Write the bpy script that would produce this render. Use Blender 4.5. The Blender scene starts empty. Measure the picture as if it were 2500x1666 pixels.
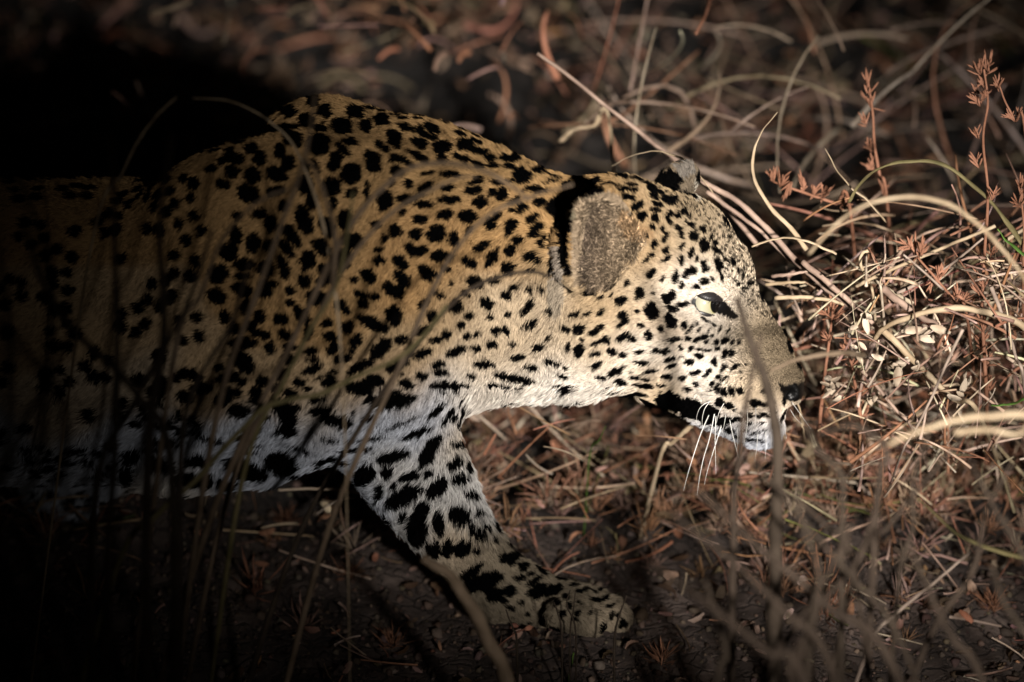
import bpy, bmesh, math, random
import numpy as np
from mathutils import Vector
from mathutils.bvhtree import BVHTree

random.seed(7)
rng = np.random.default_rng(11)
scene = bpy.context.scene
COL = scene.collection

# ------------------------------------------------------------------ camera
TH = math.radians(28.0)
DIST, LENS = 5.3, 200.0
FWD = np.array([0, math.cos(TH), -math.sin(TH)])
UP = np.array([0, math.sin(TH), math.cos(TH)])
RIGHT = np.array([1.0, 0, 0])
TGT = np.array([0, 0, 0.266])
CAM = TGT - DIST * FWD
K = 36.0 / LENS / 2500.0                       # tangent per photo pixel
S = K * DIST                                   # metres per photo pixel at the animal
cam = bpy.data.cameras.new('camera')
cam_o = bpy.data.objects.new('camera', cam)
COL.objects.link(cam_o)
cam_o.location = CAM
cam_o.rotation_euler = (math.pi / 2 - TH, 0, 0)
cam.lens = LENS
cam.sensor_width = 36
cam.clip_start = 0.05
cam.clip_end = 2000
cam.dof.use_dof = True
cam.dof.focus_distance = DIST - 0.055
cam.dof.aperture_fstop = 2.6
scene.camera = cam_o

# ------------------------------------------------------------------ night sky
world = bpy.data.worlds.new('World')
scene.world = world
world.use_nodes = True
wn = world.node_tree.nodes
wl = world.node_tree.links
sky = wn.new('ShaderNodeTexSky')
sky.sky_type = 'NISHITA'
sky.sun_disc = False
sky.sun_elevation = math.radians(4)
sky.sun_rotation = math.radians(200)
bg = wn['Background']
wl.new(sky.outputs[0], bg.inputs[0])
bg.inputs[1].default_value = 0.0012

# ------------------------------------------------------------------ the searchlight beside the photographer
lamp = bpy.data.lights.new('searchlight', 'SPOT')
lamp.energy = 3700
lamp.color = (1.0, 0.94, 0.865)
lamp.spot_size = math.radians(21)
lamp.spot_blend = 0.5
# beam profile of the reflector: a hot core that tails off softly
lamp.use_nodes = True
_n, _l = lamp.node_tree.nodes, lamp.node_tree.links
_g = _n.new('ShaderNodeNewGeometry')
_t = _n.new('ShaderNodeVectorTransform'); _t.vector_type = 'VECTOR'; _t.convert_from = 'WORLD'; _t.convert_to = 'OBJECT'
_m = _n.new('ShaderNodeVectorMath'); _m.operation = 'MULTIPLY'; _m.inputs[1].default_value = (1, 1, 0)
_r = _n.new('ShaderNodeVectorMath'); _r.operation = 'LENGTH'
_d = _n.new('ShaderNodeMath'); _d.operation = 'DIVIDE'; _d.inputs[1].default_value = 0.0635
_p = _n.new('ShaderNodeMath'); _p.operation = 'POWER'; _p.inputs[1].default_value = 2.4
_s = _n.new('ShaderNodeMath'); _s.operation = 'MULTIPLY'; _s.inputs[1].default_value = -1
_e = _n.new('ShaderNodeMath'); _e.operation = 'EXPONENT'
_l.new(_g.outputs['Normal'], _t.inputs[0]); _l.new(_t.outputs[0], _m.inputs[0]); _l.new(_m.outputs[0], _r.inputs[0])
_l.new(_r.outputs['Value'], _d.inputs[0]); _l.new(_d.outputs[0], _p.inputs[0]); _l.new(_p.outputs[0], _s.inputs[0]); _l.new(_s.outputs[0], _e.inputs[0])
_l.new(_e.outputs[0], _n['Emission'].inputs['Strength'])
lamp.shadow_soft_size = 0.11
lamp_o = bpy.data.objects.new('searchlight', lamp)
COL.objects.link(lamp_o)
LAMP = CAM + RIGHT * 1.1 - UP * 0.36 + FWD * 0.2
lamp_o.location = LAMP


def P(u, v, y):
    """photo pixel on the vertical plane at depth y -> world point"""
    d = FWD + RIGHT * (u - 1250) * K - UP * (v - 833) * K
    return CAM + d * ((y - CAM[1]) / d[1])


def ground_v(u, y, z=0.0):
    a, b = P(u, 0, y)[2], P(u, 1000, y)[2]
    # z is almost linear in v on a plane of constant y
    v = 1000 * (z - a) / (b - a)
    for _ in range(4):
        e = P(u, v, y)[2] - z
        g = P(u, v + 1, y)[2] - P(u, v, y)[2]
        v -= e / g
    return v


def on_ground(u, v, z=0.0):
    d = FWD + RIGHT * (u - 1250) * K - UP * (v - 833) * K
    return CAM + d * ((z - CAM[2]) / d[2])


def project(p):
    q = p - CAM
    w = q @ FWD
    return 1250 + (q @ RIGHT) / w / K, 833 - (q @ UP) / w / K


aim = Vector(P(1830, 750, 0.0) - LAMP)
lamp_o.rotation_euler = aim.to_track_quat('-Z', 'Y').to_euler()

vs = scene.view_settings
vs.view_transform = 'Standard'
vs.look = 'None'
vs.exposure = 0.0
vs.gamma = 1.0
vs.use_curve_mapping = False
cy = scene.cycles
cy.max_bounces = 5
cy.diffuse_bounces = 1
cy.glossy_bounces = 2
cy.transmission_bounces = 2
cy.transparent_max_bounces = 4
cy.use_denoising = True
cy.denoiser = 'OPENIMAGEDENOISE'
cy.denoising_input_passes = 'RGB_ALBEDO_NORMAL'
cy.denoising_prefilter = 'ACCURATE'
cy.sample_clamp_indirect = 1.0
cy.sample_clamp_direct = 3.0
scene.cycles_curves.shape = 'RIBBONS'
scene.cycles_curves.subdivisions = 1


# ------------------------------------------------------------------ materials
def node_mat(name):
    m = bpy.data.materials.new(name)
    m.use_nodes = True
    nt = m.node_tree
    return m, nt, nt.nodes, nt.links, nt.nodes['Principled BSDF']


def plant_mat(name, c1, c2, rough=0.7, scale=40, attr=None, stretch=None, transl=0.0):
    m, nt, n, l, b = node_mat(name)
    tc = n.new('ShaderNodeTexCoord')
    noi = n.new('ShaderNodeTexNoise')
    noi.inputs['Scale'].default_value = scale
    noi.inputs['Detail'].default_value = 5
    l.new(tc.outputs['Object'], noi.inputs['Vector'])
    rp = n.new('ShaderNodeValToRGB')
    rp.color_ramp.elements[0].position = 0.32
    rp.color_ramp.elements[1].position = 0.68
    rp.color_ramp.elements[0].color = (*c1, 1)
    rp.color_ramp.elements[1].color = (*c2, 1)
    l.new(noi.outputs['Fac'], rp.inputs['Fac'])
    out = rp.outputs['Color']
    if attr:
        at = n.new('ShaderNodeAttribute')
        at.attribute_name = attr
        mx = n.new('ShaderNodeMix')
        mx.data_type = 'RGBA'
        mx.blend_type = 'MULTIPLY'
        mx.inputs['Factor'].default_value = 1.0
        l.new(out, mx.inputs[6])
        l.new(at.outputs['Color'], mx.inputs[7])
        out = mx.outputs[2]
    l.new(out, b.inputs['Base Color'])
    b.inputs['Roughness'].default_value = rough
    b.inputs['Specular IOR Level'].default_value = 0.15
    bp = n.new('ShaderNodeBump')
    bp.inputs['Strength'].default_value = 0.35
    bp.inputs['Distance'].default_value = 0.002
    n2 = n.new('ShaderNodeTexNoise')
    n2.inputs['Scale'].default_value = scale * 7
    l.new(tc.outputs['Object'], n2.inputs['Vector'])
    l.new(n2.outputs['Fac'], bp.inputs['Height'])
    l.new(bp.outputs['Normal'], b.inputs['Normal'])
    return m


M = {}
M['straw'] = plant_mat('straw', (0.27, 0.195, 0.12), (0.50, 0.39, 0.265), 0.6)
M['greystraw'] = plant_mat('grey_straw', (0.20, 0.15, 0.12), (0.40, 0.31, 0.25), 0.6)
M['pinkstraw'] = plant_mat('pink_straw', (0.20, 0.135, 0.105), (0.38, 0.27, 0.21), 0.55)
M['redweed'] = plant_mat('red_weed', (0.17, 0.075, 0.043), (0.34, 0.165, 0.105), 0.75)
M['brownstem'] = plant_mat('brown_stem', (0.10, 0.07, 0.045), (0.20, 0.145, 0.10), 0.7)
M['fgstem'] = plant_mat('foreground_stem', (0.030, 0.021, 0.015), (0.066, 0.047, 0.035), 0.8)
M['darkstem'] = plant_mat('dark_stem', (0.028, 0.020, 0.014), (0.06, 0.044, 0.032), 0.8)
M['olivestem'] = plant_mat('olive_stem', (0.09, 0.078, 0.034), (0.20, 0.165, 0.08), 0.6)
M['greenleaf'] = plant_mat('green_leaf', (0.05, 0.11, 0.02), (0.14, 0.24, 0.05), 0.5)
M['petal'] = plant_mat('pale_petal', (0.34, 0.26, 0.185), (0.62, 0.51, 0.40), 0.7)
M['litter'] = plant_mat('leaf_litter', (0.55, 0.5, 0.45), (1.0, 1.0, 1.0), 0.75, 60, 'tint')


def soil_mat():
    m, nt, n, l, b = node_mat('soil')
    tc = n.new('ShaderNodeTexCoord')
    a = n.new('ShaderNodeTexNoise'); a.inputs['Scale'].default_value = 9; a.inputs['Detail'].default_value = 9
    a.inputs['Roughness'].default_value = 0.7
    l.new(tc.outputs['Object'], a.inputs['Vector'])
    rp = n.new('ShaderNodeValToRGB')
    e = rp.color_ramp.elements
    e[0].position = 0.3; e[0].color = (0.005, 0.0036, 0.003, 1)
    e[1].position = 0.72; e[1].color = (0.082, 0.061, 0.052, 1)
    x = e.new(0.5); x.color = (0.030, 0.0215, 0.018, 1)
    l.new(a.outputs['Fac'], rp.inputs['Fac'])
    # dry pale crumb in the open, soil beyond painted dark as the shade between litter
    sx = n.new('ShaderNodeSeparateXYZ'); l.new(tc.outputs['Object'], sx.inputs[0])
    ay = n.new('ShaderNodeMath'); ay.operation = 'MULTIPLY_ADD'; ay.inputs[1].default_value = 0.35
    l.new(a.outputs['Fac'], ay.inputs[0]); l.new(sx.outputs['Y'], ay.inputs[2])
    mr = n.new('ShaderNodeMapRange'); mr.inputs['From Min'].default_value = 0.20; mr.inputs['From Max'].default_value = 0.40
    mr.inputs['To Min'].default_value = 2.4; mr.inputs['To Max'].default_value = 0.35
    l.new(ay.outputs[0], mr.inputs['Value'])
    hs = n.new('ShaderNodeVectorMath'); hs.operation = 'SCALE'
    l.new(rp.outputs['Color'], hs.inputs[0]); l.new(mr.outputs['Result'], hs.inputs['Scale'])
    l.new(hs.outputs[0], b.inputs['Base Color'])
    b.inputs['Roughness'].default_value = 0.95
    vo = n.new('ShaderNodeTexVoronoi'); vo.inputs['Scale'].default_value = 42
    vo.feature = 'DISTANCE_TO_EDGE'
    f = n.new('ShaderNodeTexNoise'); f.inputs['Scale'].default_value = 30; f.inputs['Detail'].default_value = 8
    wp = n.new('ShaderNodeVectorMath'); wp.operation = 'MULTIPLY_ADD'
    wp.inputs[1].default_value = (0.05, 0.05, 0.05)
    l.new(f.outputs['Color'], wp.inputs[0]); l.new(tc.outputs['Object'], wp.inputs[2])
    l.new(wp.outputs[0], vo.inputs['Vector'])
    l.new(tc.outputs['Object'], f.inputs['Vector'])
    mn = n.new('ShaderNodeMath'); mn.operation = 'MINIMUM'; mn.inputs[1].default_value = 0.12
    l.new(vo.outputs['Distance'], mn.inputs[0])
    ad = n.new('ShaderNodeMath'); ad.operation = 'MULTIPLY_ADD'; ad.inputs[1].default_value = 3.5
    l.new(mn.outputs[0], ad.inputs[0]); l.new(f.outputs['Fac'], ad.inputs[2])
    bp = n.new('ShaderNodeBump'); bp.inputs['Strength'].default_value = 0.9; bp.inputs['Distance'].default_value = 0.012
    l.new(ad.outputs[0], bp.inputs['Height']); l.new(bp.outputs['Normal'], b.inputs['Normal'])
    return m


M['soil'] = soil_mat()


def attr_mat(name, hair=False):
    m, nt, n, l, b = node_mat(name)
    at = n.new('ShaderNodeAttribute'); at.attribute_name = 'coat'
    l.new(at.outputs['Color'], b.inputs['Base Color'])
    b.inputs['Specular IOR Level'].default_value = 0.0 if hair else 0.4
    b.inputs['Roughness'].default_value = 0.5 if hair else 0.8
    if not hair:
        r = n.new('ShaderNodeAttribute'); r.attribute_name = 'bare'
        mr = n.new('ShaderNodeMapRange')
        mr.inputs['To Min'].default_value = 0.9; mr.inputs['To Max'].default_value = 0.42
        l.new(r.outputs['Fac'], mr.inputs['Value'])
        l.new(mr.outputs['Result'], b.inputs['Roughness'])
        ms = n.new('ShaderNodeMath'); ms.operation = 'MULTIPLY'; ms.inputs[1].default_value = 0.3
        l.new(r.outputs['Fac'], ms.inputs[0]); l.new(ms.outputs[0], b.inputs['Specular IOR Level'])
        tc = n.new('ShaderNodeTexCoord')
        no = n.new('ShaderNodeTexNoise'); no.inputs['Scale'].default_value = 420; no.inputs['Detail'].default_value = 3
        l.new(tc.outputs['Object'], no.inputs['Vector'])
        bp = n.new('ShaderNodeBump'); bp.inputs['Strength'].default_value = 0.5; bp.inputs['Distance'].default_value = 0.001
        l.new(no.outputs['Fac'], bp.inputs['Height']); l.new(bp.outputs['Normal'], b.inputs['Normal'])
    return m


M['hide'] = attr_mat('leopard_hide')
M['fur'] = attr_mat('leopard_fur', True)


# ------------------------------------------------------------------ object helpers
def link(o, parent=None):
    COL.objects.link(o)
    if parent:
        o.parent = parent
    return o


def tag(o, label=None, cat=None, group=None, kind=None):
    if label: o['label'] = label
    if cat: o['category'] = cat
    if group: o['group'] = group
    if kind: o['kind'] = kind
    return o


def mesh_from(name, verts, faces, mat, parent=None, smooth=True, tint=None):
    me = bpy.data.meshes.new(name)
    verts = np.asarray(verts, dtype=np.float32).reshape(-1, 3)
    me.vertices.add(len(verts))
    me.vertices.foreach_set('co', verts.ravel())
    if isinstance(faces, np.ndarray):
        k = faces.shape[1]
        loops = faces.astype(np.int32).ravel()
        starts = np.arange(0, len(loops), k, dtype=np.int32)
    else:
        loops = np.array([i for f in faces for i in f], dtype=np.int32)
        starts = np.cumsum([0] + [len(f) for f in faces[:-1]]).astype(np.int32)
    me.loops.add(len(loops))
    me.loops.foreach_set('vertex_index', loops)
    me.polygons.add(len(starts))
    me.polygons.foreach_set('loop_start', starts)
    me.update(calc_edges=True)
    me.validate()
    if smooth:
        me.polygons.foreach_set('use_smooth', np.ones(len(me.polygons), dtype=bool))
    if tint is not None:
        at = me.attributes.new('tint', 'FLOAT_COLOR', 'POINT')
        rgba = np.ones((len(verts), 4), dtype=np.float32)
        rgba[:, :3] = tint
        at.data.foreach_set('color', rgba.ravel())
    me.materials.append(mat)
    return link(bpy.data.objects.new(name, me), parent)


def empty(name, loc):
    o = bpy.data.objects.new(name, None)
    o.empty_display_size = 0.02
    o.location = loc
    return link(o)


def local(o, parent):
    """keep an object built in world coordinates where it is under a parent empty"""
    o.parent = parent
    o.matrix_parent_inverse = parent.matrix_basis.inverted()
    return o


def spline(pts, n):
    pts = np.asarray(pts, float)
    if len(pts) == 2:
        t = np.linspace(0, 1, n)[:, None]
        return pts[0] * (1 - t) + pts[1] * t
    q = np.vstack([2 * pts[0] - pts[1], pts, 2 * pts[-1] - pts[-2]])
    out = []
    segs = len(pts) - 1
    for t in np.linspace(0, segs, n):
        i = min(int(t), segs - 1); f = t - i
        a, b, c, d = q[i:i + 4]
        out.append(0.5 * ((2 * b) + (c - a) * f + (2 * a - 5 * b + 4 * c - d) * f * f + (3 * b - a - 3 * c + d) * f ** 3))
    return np.array(out)


def sweep(path, rad, sides=6, flat=1.0, roll=0.0, wob=0.0):
    """tube along a path; rad is a per-point radius; flat < 1 gives a blade-like section"""
    path = np.asarray(path, float); n = len(path)
    rad = np.broadcast_to(np.asarray(rad, float), (n,))
    tan = np.gradient(path, axis=0)
    tan /= np.linalg.norm(tan, axis=1)[:, None] + 1e-12
    ref = np.array([0.31, 0.22, 0.92]) if abs(tan[:, 2]).mean() < 0.8 else np.array([0.9, 0.3, 0.1])
    V, F = [], []
    for i in range(n):
        a = np.cross(tan[i], ref); a /= np.linalg.norm(a) + 1e-12
        b = np.cross(tan[i], a)
        w = roll + wob * i / n
        c, s = math.cos(w), math.sin(w)
        a, b = a * c + b * s, -a * s + b * c
        for k in range(sides):
            t = 2 * math.pi * k / sides
            V.append(path[i] + rad[i] * (a * math.cos(t) + b * math.sin(t) * flat))
    for i in range(n - 1):
        for k in range(sides):
            k2 = (k + 1) % sides
            F.append((i * sides + k, i * sides + k2, (i + 1) * sides + k2, (i + 1) * sides + k))
    F.append(tuple(range(sides))[::-1])
    F.append(tuple((n - 1) * sides + k for k in range(sides)))
    return V, F


def merge(parts):
    V, F = [], []
    for v, f in parts:
        o = len(V)
        V.extend(v)
        F.extend(tuple(i + o for i in q) for q in f)
    return V, F


# ------------------------------------------------------------------ ground
_gw = [(rng.uniform(0, 6.28), rng.uniform(0, 6.28), f) for f in (3, 4.5, 7, 11, 17, 26, 40, 55, 75, 100) for _ in range(3)]


def ground_z(x, y):
    z = np.zeros_like(x)
    for a, ph, f in _gw:
        z = z + (0.021 / f ** 0.70) * np.sin(f * (x * math.cos(a) + y * math.sin(a)) * 1.7 + ph + 1.3 * np.sin(f * .6 * (y * math.cos(a) - x * math.sin(a))))
    near = np.exp(-((x - 0.06) / 0.22) ** 2 - ((y + 0.08) / 0.14) ** 2)        # flat where the paw rests
    far = np.clip((np.hypot(x, y) - 6) / 30, 0, 1)
    return (z * 0.9 - 0.004) * (1 - .9 * near) * (1 - far) + far * 0.4 * np.sin(x * .05 + 1) * np.sin(y * .04)


def graded(lo, hi, step):
    a = list(np.arange(lo, hi, step)); s = step; x = a[-1]
    while x < 220:
        s *= 1.35; x += s; a.append(x)
    s = step; x = a[0]
    while x > -220:
        s *= 1.35; x -= s; a.insert(0, x)
    return np.array(a)


gx, gy = graded(-0.95, 1.0, 0.0085), graded(-0.7, 1.7, 0.0085)
GX, GY = np.meshgrid(gx, gy, indexing='ij')
GZ = ground_z(GX, GY)
nx_, ny_ = GX.shape
idx = np.arange(nx_ * ny_).reshape(nx_, ny_)
q = np.stack([idx[:-1, :-1], idx[1:, :-1], idx[1:, 1:], idx[:-1, 1:]], -1).reshape(-1, 4)
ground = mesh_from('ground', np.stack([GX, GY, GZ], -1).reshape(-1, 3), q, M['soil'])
tag(ground, 'bare dark brown soil with crumbling clods', 'ground', kind='structure')

# ------------------------------------------------------------------ litter that nobody could count
def rot_batch(n, tilt):
    """random rotations: heading anywhere, tilt (array) away from lying flat, random roll"""
    a = rng.uniform(0, 2 * math.pi, n); r = rng.uniform(0, 2 * math.pi, n)
    ca, sa, ct, st, cr, sr = np.cos(a), np.sin(a), np.cos(tilt), np.sin(tilt), np.cos(r), np.sin(r)
    d = np.stack([ca * ct, sa * ct, st], -1)
    s = np.stack([-sa, ca, np.zeros(n)], -1)
    up = np.cross(d, s)
    s2 = s * cr[:, None] + up * sr[:, None]
    up2 = -s * sr[:, None] + up * cr[:, None]
    return d, s2, up2


def scatter(name, tmpl_v, tmpl_f, pos, d, s, u, scl, tint, mat, smooth=True):
    """tmpl_v (n, k, 3): one template per piece already varied"""
    n = len(pos)
    if tmpl_v.ndim == 2:
        tmpl_v = np.broadcast_to(tmpl_v, (n, *tmpl_v.shape))
    k = tmpl_v.shape[1]
    V = pos[:, None] + (tmpl_v[..., 0:1] * d[:, None] + tmpl_v[..., 1:2] * s[:, None] + tmpl_v[..., 2:3] * u[:, None]) * scl[:, None, None]
    F = (np.asarray(tmpl_f)[None] + (np.arange(n) * k)[:, None, None]).reshape(-1, np.asarray(tmpl_f).shape[1])
    return mesh_from(name, V.reshape(-1, 3), F, mat, None, smooth, np.repeat(tint, k, axis=0))


def place(n, power=1.0):
    """positions over the ground the camera takes in and a margin round it"""
    x = rng.uniform(-0.85, 0.95, n); y = -0.6 + 2.2 * rng.random(n) ** power
    return x, y


def palette(n, cols, wts, var=.25):
    c = np.array(cols)[rng.choice(len(cols), n, p=np.array(wts) / np.sum(wts))]
    return np.clip(c * rng.uniform(1 - var, 1 + var, (n, 1)) * (1 + rng.normal(0, .06, (n, 3))), .01, .95)


RUST, MAUVE, PALE, DUN, DARKB, GREENY = (0.38, 0.19, 0.12), (0.37, 0.245, 0.195), (0.62, 0.49, 0.38), (0.34, 0.25, 0.17), (0.09, 0.055, 0.035), (0.15, 0.16, 0.055)

def heaps(x, y, lo=.04):
    """litter gathers in drifts and leaves hollows between them"""
    h = np.sin(x * 31 + 2.1 * np.sin(y * 19)) * np.sin(y * 27 + 1.7 * np.sin(x * 23 + 1)) + .6 * np.sin(x * 61 + y * 43) * np.sin(y * 71 - x * 37)
    far = np.where(y > .5, .55, 1.0) * np.where((y > .4) & (x > .0), .7, 1.0)
    return np.clip(.36 + 1.5 * h, lo * .5, 1) * far


def edge(x):
    """where the litter gives way to bare soil"""
    return .04 - .17 * np.clip((x - .16) / .2, 0, 1)


# curled scraps of leaf
n = 26000
x, y = place(n)
keepm = rng.random(n) < np.where(y < edge(x), 0.20, 1.0) * np.where((x < -.1) & (y < 0.0), .6, 1) * heaps(x, y)
x, y = x[keepm], y[keepm]; n = len(x)
T = np.zeros((n, 12, 3))
L = np.linspace(-.5, .5, 4); curl = rng.uniform(-1.6, 1.6, n); cup = rng.uniform(-.25, .35, n); wid = rng.uniform(.12, .30, n)
for i, t_ in enumerate(L):
    ww = math.sqrt(max(0.02, 1 - (t_ / .56) ** 2))
    for j, s_ in enumerate((-1, 0, 1)):
        T[:, i * 3 + j, 0] = t_ * np.cos(curl * t_ * .6)
        T[:, i * 3 + j, 1] = s_ * wid * ww
        T[:, i * 3 + j, 2] = curl * t_ * t_ * .8 + cup * abs(s_) * ww
F = [(i * 3 + j, i * 3 + j + 1, i * 3 + j + 4, i * 3 + j + 3) for i in range(3) for j in range(2)]
scl = rng.uniform(.006, .020, n)
d, s, u = rot_batch(n, rng.normal(0, .55, n))
pos = np.stack([x, y, ground_z(x, y) + rng.uniform(-.001, .014, n) + .045 * heaps(x, y) * (y > .05) + np.where(y > .1, rng.uniform(0, .035, n), 0)], -1)
tint = palette(n, (RUST, MAUVE, PALE, DUN, DARKB), (2.2, 2.4, .35, 1.8, 6)) * np.where(y > .5, .78, 1.0)[:, None]      # darker tint farther off
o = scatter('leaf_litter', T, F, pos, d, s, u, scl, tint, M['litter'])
tag(o, 'rust and mauve scraps of curled dry leaf strewn over the soil', 'leaf litter', kind='stuff')

# broken bits of straw and stalk
n = 9500
x, y = place(n, 1.0)
keepm = rng.random(n) < np.where(y < edge(x), 0.12, 1.0) * np.where((x < 0.0) & (y > 0.1), .45, 1.0) * heaps(x, y, .25)
x, y = x[keepm], y[keepm]; n = len(x)
seg = 5
T = np.zeros((n, seg * 3, 3)); bend = rng.normal(0, .16, n); bend2 = rng.normal(0, .08, n)
ln = rng.uniform(.02, .12, n) * np.where(y < .02, .5, 1); rr = rng.uniform(.0007, .0020, n) / ln
for i in range(seg):
    t_ = i / (seg - 1) - .5
    for k in range(3):
        a = 2.094 * k
        T[:, i * 3 + k, 0] = t_
        T[:, i * 3 + k, 1] = bend * t_ * t_ + rr * math.cos(a) * (1 - .5 * i / seg)
        T[:, i * 3 + k, 2] = bend2 * t_ * t_ * 2 + rr * math.sin(a) * (1 - .5 * i / seg)
F = [(i * 3 + k, i * 3 + (k + 1) % 3, (i + 1) * 3 + (k + 1) % 3, (i + 1) * 3 + k) for i in range(seg - 1) for k in range(3)]
tl = rng.normal(.05, .28, n)
d, s, u = rot_batch(n, tl)
pos = np.stack([x, y, ground_z(x, y) + np.abs(np.sin(tl)) * ln * .42 + rng.uniform(.001, .018, n) + .04 * heaps(x, y) * (y > .05)], -1)
tint = palette(n, (PALE, MAUVE, RUST, DUN, GREENY), (1.7, 2.4, 2.2, 2.2, .5))
o = scatter('straw_litter', T, F, pos, d, s, u, ln, tint, M['litter'])
tag(o, 'broken bits of straw and stalk lying criss-cross on the ground', 'straw', kind='stuff')


# needle-leaved tufts of withered weed
def needle_tufts(cx, cy, cz, size, per, tint):
    n = len(cx) * per
    ci = np.repeat(np.arange(len(cx)), per)
    el = np.clip(rng.normal(.85, .42, n), -.1, 1.5); az = rng.uniform(0, 6.283, n)
    d = np.stack([np.cos(az) * np.cos(el), np.sin(az) * np.cos(el), np.sin(el)], -1)
    s = np.stack([-np.sin(az), np.cos(az), np.zeros(n)], -1); u = np.cross(d, s)
    scl = size[ci] * rng.uniform(.45, 1.1, n)
    base = np.stack([cx[ci], cy[ci], cz[ci]], -1) + d * (scl * rng.uniform(0, .5, n))[:, None] + rng.normal(0, .1, (n, 3)) * size[ci][:, None]
    T = np.zeros((n, 9, 3)); w = rng.uniform(.035, .075, n); bd = rng.normal(0, .25, n)
    for i, (t_, f) in enumerate(((0, .6), (.55, 1), (1, .12))):
        for k in range(3):
            a = 2.094 * k
            T[:, i * 3 + k, 0] = t_
            T[:, i * 3 + k, 1] = w * f * math.cos(a) + bd * t_ * t_
            T[:, i * 3 + k, 2] = w * f * .5 * math.sin(a)
    F = [(i * 3 + k, i * 3 + (k + 1) % 3, (i + 1) * 3 + (k + 1) % 3, (i + 1) * 3 + k) for i in range(2) for k in range(3)]
    return T, F, base, d, s, u, scl, tint[ci] * rng.uniform(.7, 1.3, (n, 1))


n = 1800
x, y = place(n, 1.0)
keepm = rng.random(n) < np.where(y < edge(x), .09, 1) * heaps(x, y, .15)
x, y = x[keepm], y[keepm]
tn = palette(len(x), (RUST, (0.33, 0.175, 0.11), MAUVE, DUN), (3, 2, 2, 1))
T, F, base, d, s, u, scl, tint = needle_tufts(x, y, ground_z(x, y) + .03 * heaps(x, y) * (y > .05), rng.uniform(.010, .034, len(x)), 20, tn)
o = scatter('withered_undergrowth', T, F, base, d, s, u, scl, np.clip(tint, .01, .9), M['litter'])
tag(o, 'rusty withered needle-leaved undergrowth covering the ground', 'undergrowth', kind='stuff')

# brighter rusty drift under the head
n = 900
x = rng.uniform(-.12, .50, n); y = rng.uniform(.03, .46, n)
keepm = rng.random(n) < heaps(x, y, .05) * 1.3
x, y = x[keepm], y[keepm]; n = len(x)
tn = palette(len(x), ((0.36, 0.19, 0.12), (0.42, 0.23, 0.145), (0.36, 0.25, 0.19), (0.5, 0.36, 0.26)), (3, 2, 2, .8))
T, F, base, d, s, u, scl, tint = needle_tufts(x, y, ground_z(x, y) + .045 * heaps(x, y), rng.uniform(.010, .030, len(x)), 20, tn)
o = scatter('rusty_undergrowth', T, F, base, d, s, u, scl, np.clip(tint, .01, .9), M['litter'])
tag(o, 'bright rusty drift of needle leaves and twigs beneath the lowered head', 'undergrowth', kind='stuff')

# crumbs of soil
ico = bmesh.new()
bmesh.ops.create_icosphere(ico, subdivisions=1, radius=1)
iv = np.array([v.co for v in ico.verts]); ifc = np.array([[v.index for v in f.verts] for f in ico.faces])
ico.free()
n = 16000
x = rng.uniform(-.7, .8, n); y = -.5 + 1.0 * rng.random(n) ** 1.3
T = iv[None] * (1 + rng.normal(0, .2, (n, len(iv), 1))) + rng.normal(0, .16, (n, len(iv), 3))
d, s, u = rot_batch(n, rng.normal(0, .5, n))
scl = rng.gamma(1.4, .0009, n) + .0006
pos = np.stack([x, y, ground_z(x, y) + scl * .3], -1)
tint = palette(n, ((0.12, 0.088, 0.07), (0.07, 0.05, 0.04), (0.20, 0.15, 0.12)), (3, 2, 1.5))
o = scatter('soil_crumbs', T, ifc, pos, d, s, u, scl, tint, M['litter'], False)
tag(o, 'crumbs and small clods of dark soil on the ground', 'soil', kind='stuff')

# ------------------------------------------------------------------ the leopard: body as one implicit surface
HY = -0.005                                      # depth of the head's middle plane
PRIMS = []                                       # (kind, data, k, sy)


def chain(pts, k=0.03, sy=1.0, mirror=False):
    w = [(P(u, v, y), r * S) for u, v, y, r in pts]
    PRIMS.append(('chain', w, k, sy))
    if mirror:
        w2 = []
        for p, r in w:
            q = p.copy(); q[1] = 2 * HY - q[1]; w2.append((q, r))
        PRIMS.append(('chain', w2, k, sy))


def ell(u, v, y, ra, rb, rc, ang=0, k=0.02, op='add', tilt=0.0, yaw=0.0):
    """ellipsoid: ra along the image direction ang (deg, y down), rb across it in the image, rc in depth"""
    a = math.radians(ang)
    e1 = RIGHT * math.cos(a) - UP * math.sin(a)
    e2 = RIGHT * math.sin(a) + UP * math.cos(a)
    e3 = FWD.copy()
    if yaw:
        c, s = math.cos(math.radians(yaw)), math.sin(math.radians(yaw))
        e2, e3 = e2 * c + e3 * s, -e2 * s + e3 * c
    if tilt:
        c, s = math.cos(math.radians(tilt)), math.sin(math.radians(tilt))
        e1, e3 = e1 * c + e3 * s, -e1 * s + e3 * c
    PRIMS.append(('ell' if op == 'add' else 'cut', (P(u, v, y), np.array([e1, e2, e3]), np.array([ra, rb, rc]) * S), k, 1.0))


# trunk, running on out of the frame to the hips
chain([(985, 645, 0.0, 338), (740, 755, 0.0, 368), (420, 806, 0.0, 382), (100, 812, 0.0, 388), (-400, 810, 0.0, 380),
       (-1000, 790, 0.0, 365), (-1500, 770, 0.0, 340), (-1750, 790, 0.0, 290)], 0.05, 0.80)
# neck
chain([(985, 645, 0.0, 338), (1150, 662, 0.0, 286), (1310, 682, -0.005, 268), (1420, 692, -0.005, 258)], 0.05, 0.74)
# shoulder blades and shoulders
ell(812, 405, 0.055, 190, 165, 120, 25, 0.03)
ell(590, 480, -0.045, 190, 120, 100, -14, 0.07)
ell(830, 700, -0.075, 320, 230, 110, 70, 0.045)
ell(1010, 760, -0.075, 210, 150, 90, 80, 0.05)
ell(560, 800, -0.08, 280, 200, 110, 80, 0.05)
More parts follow.
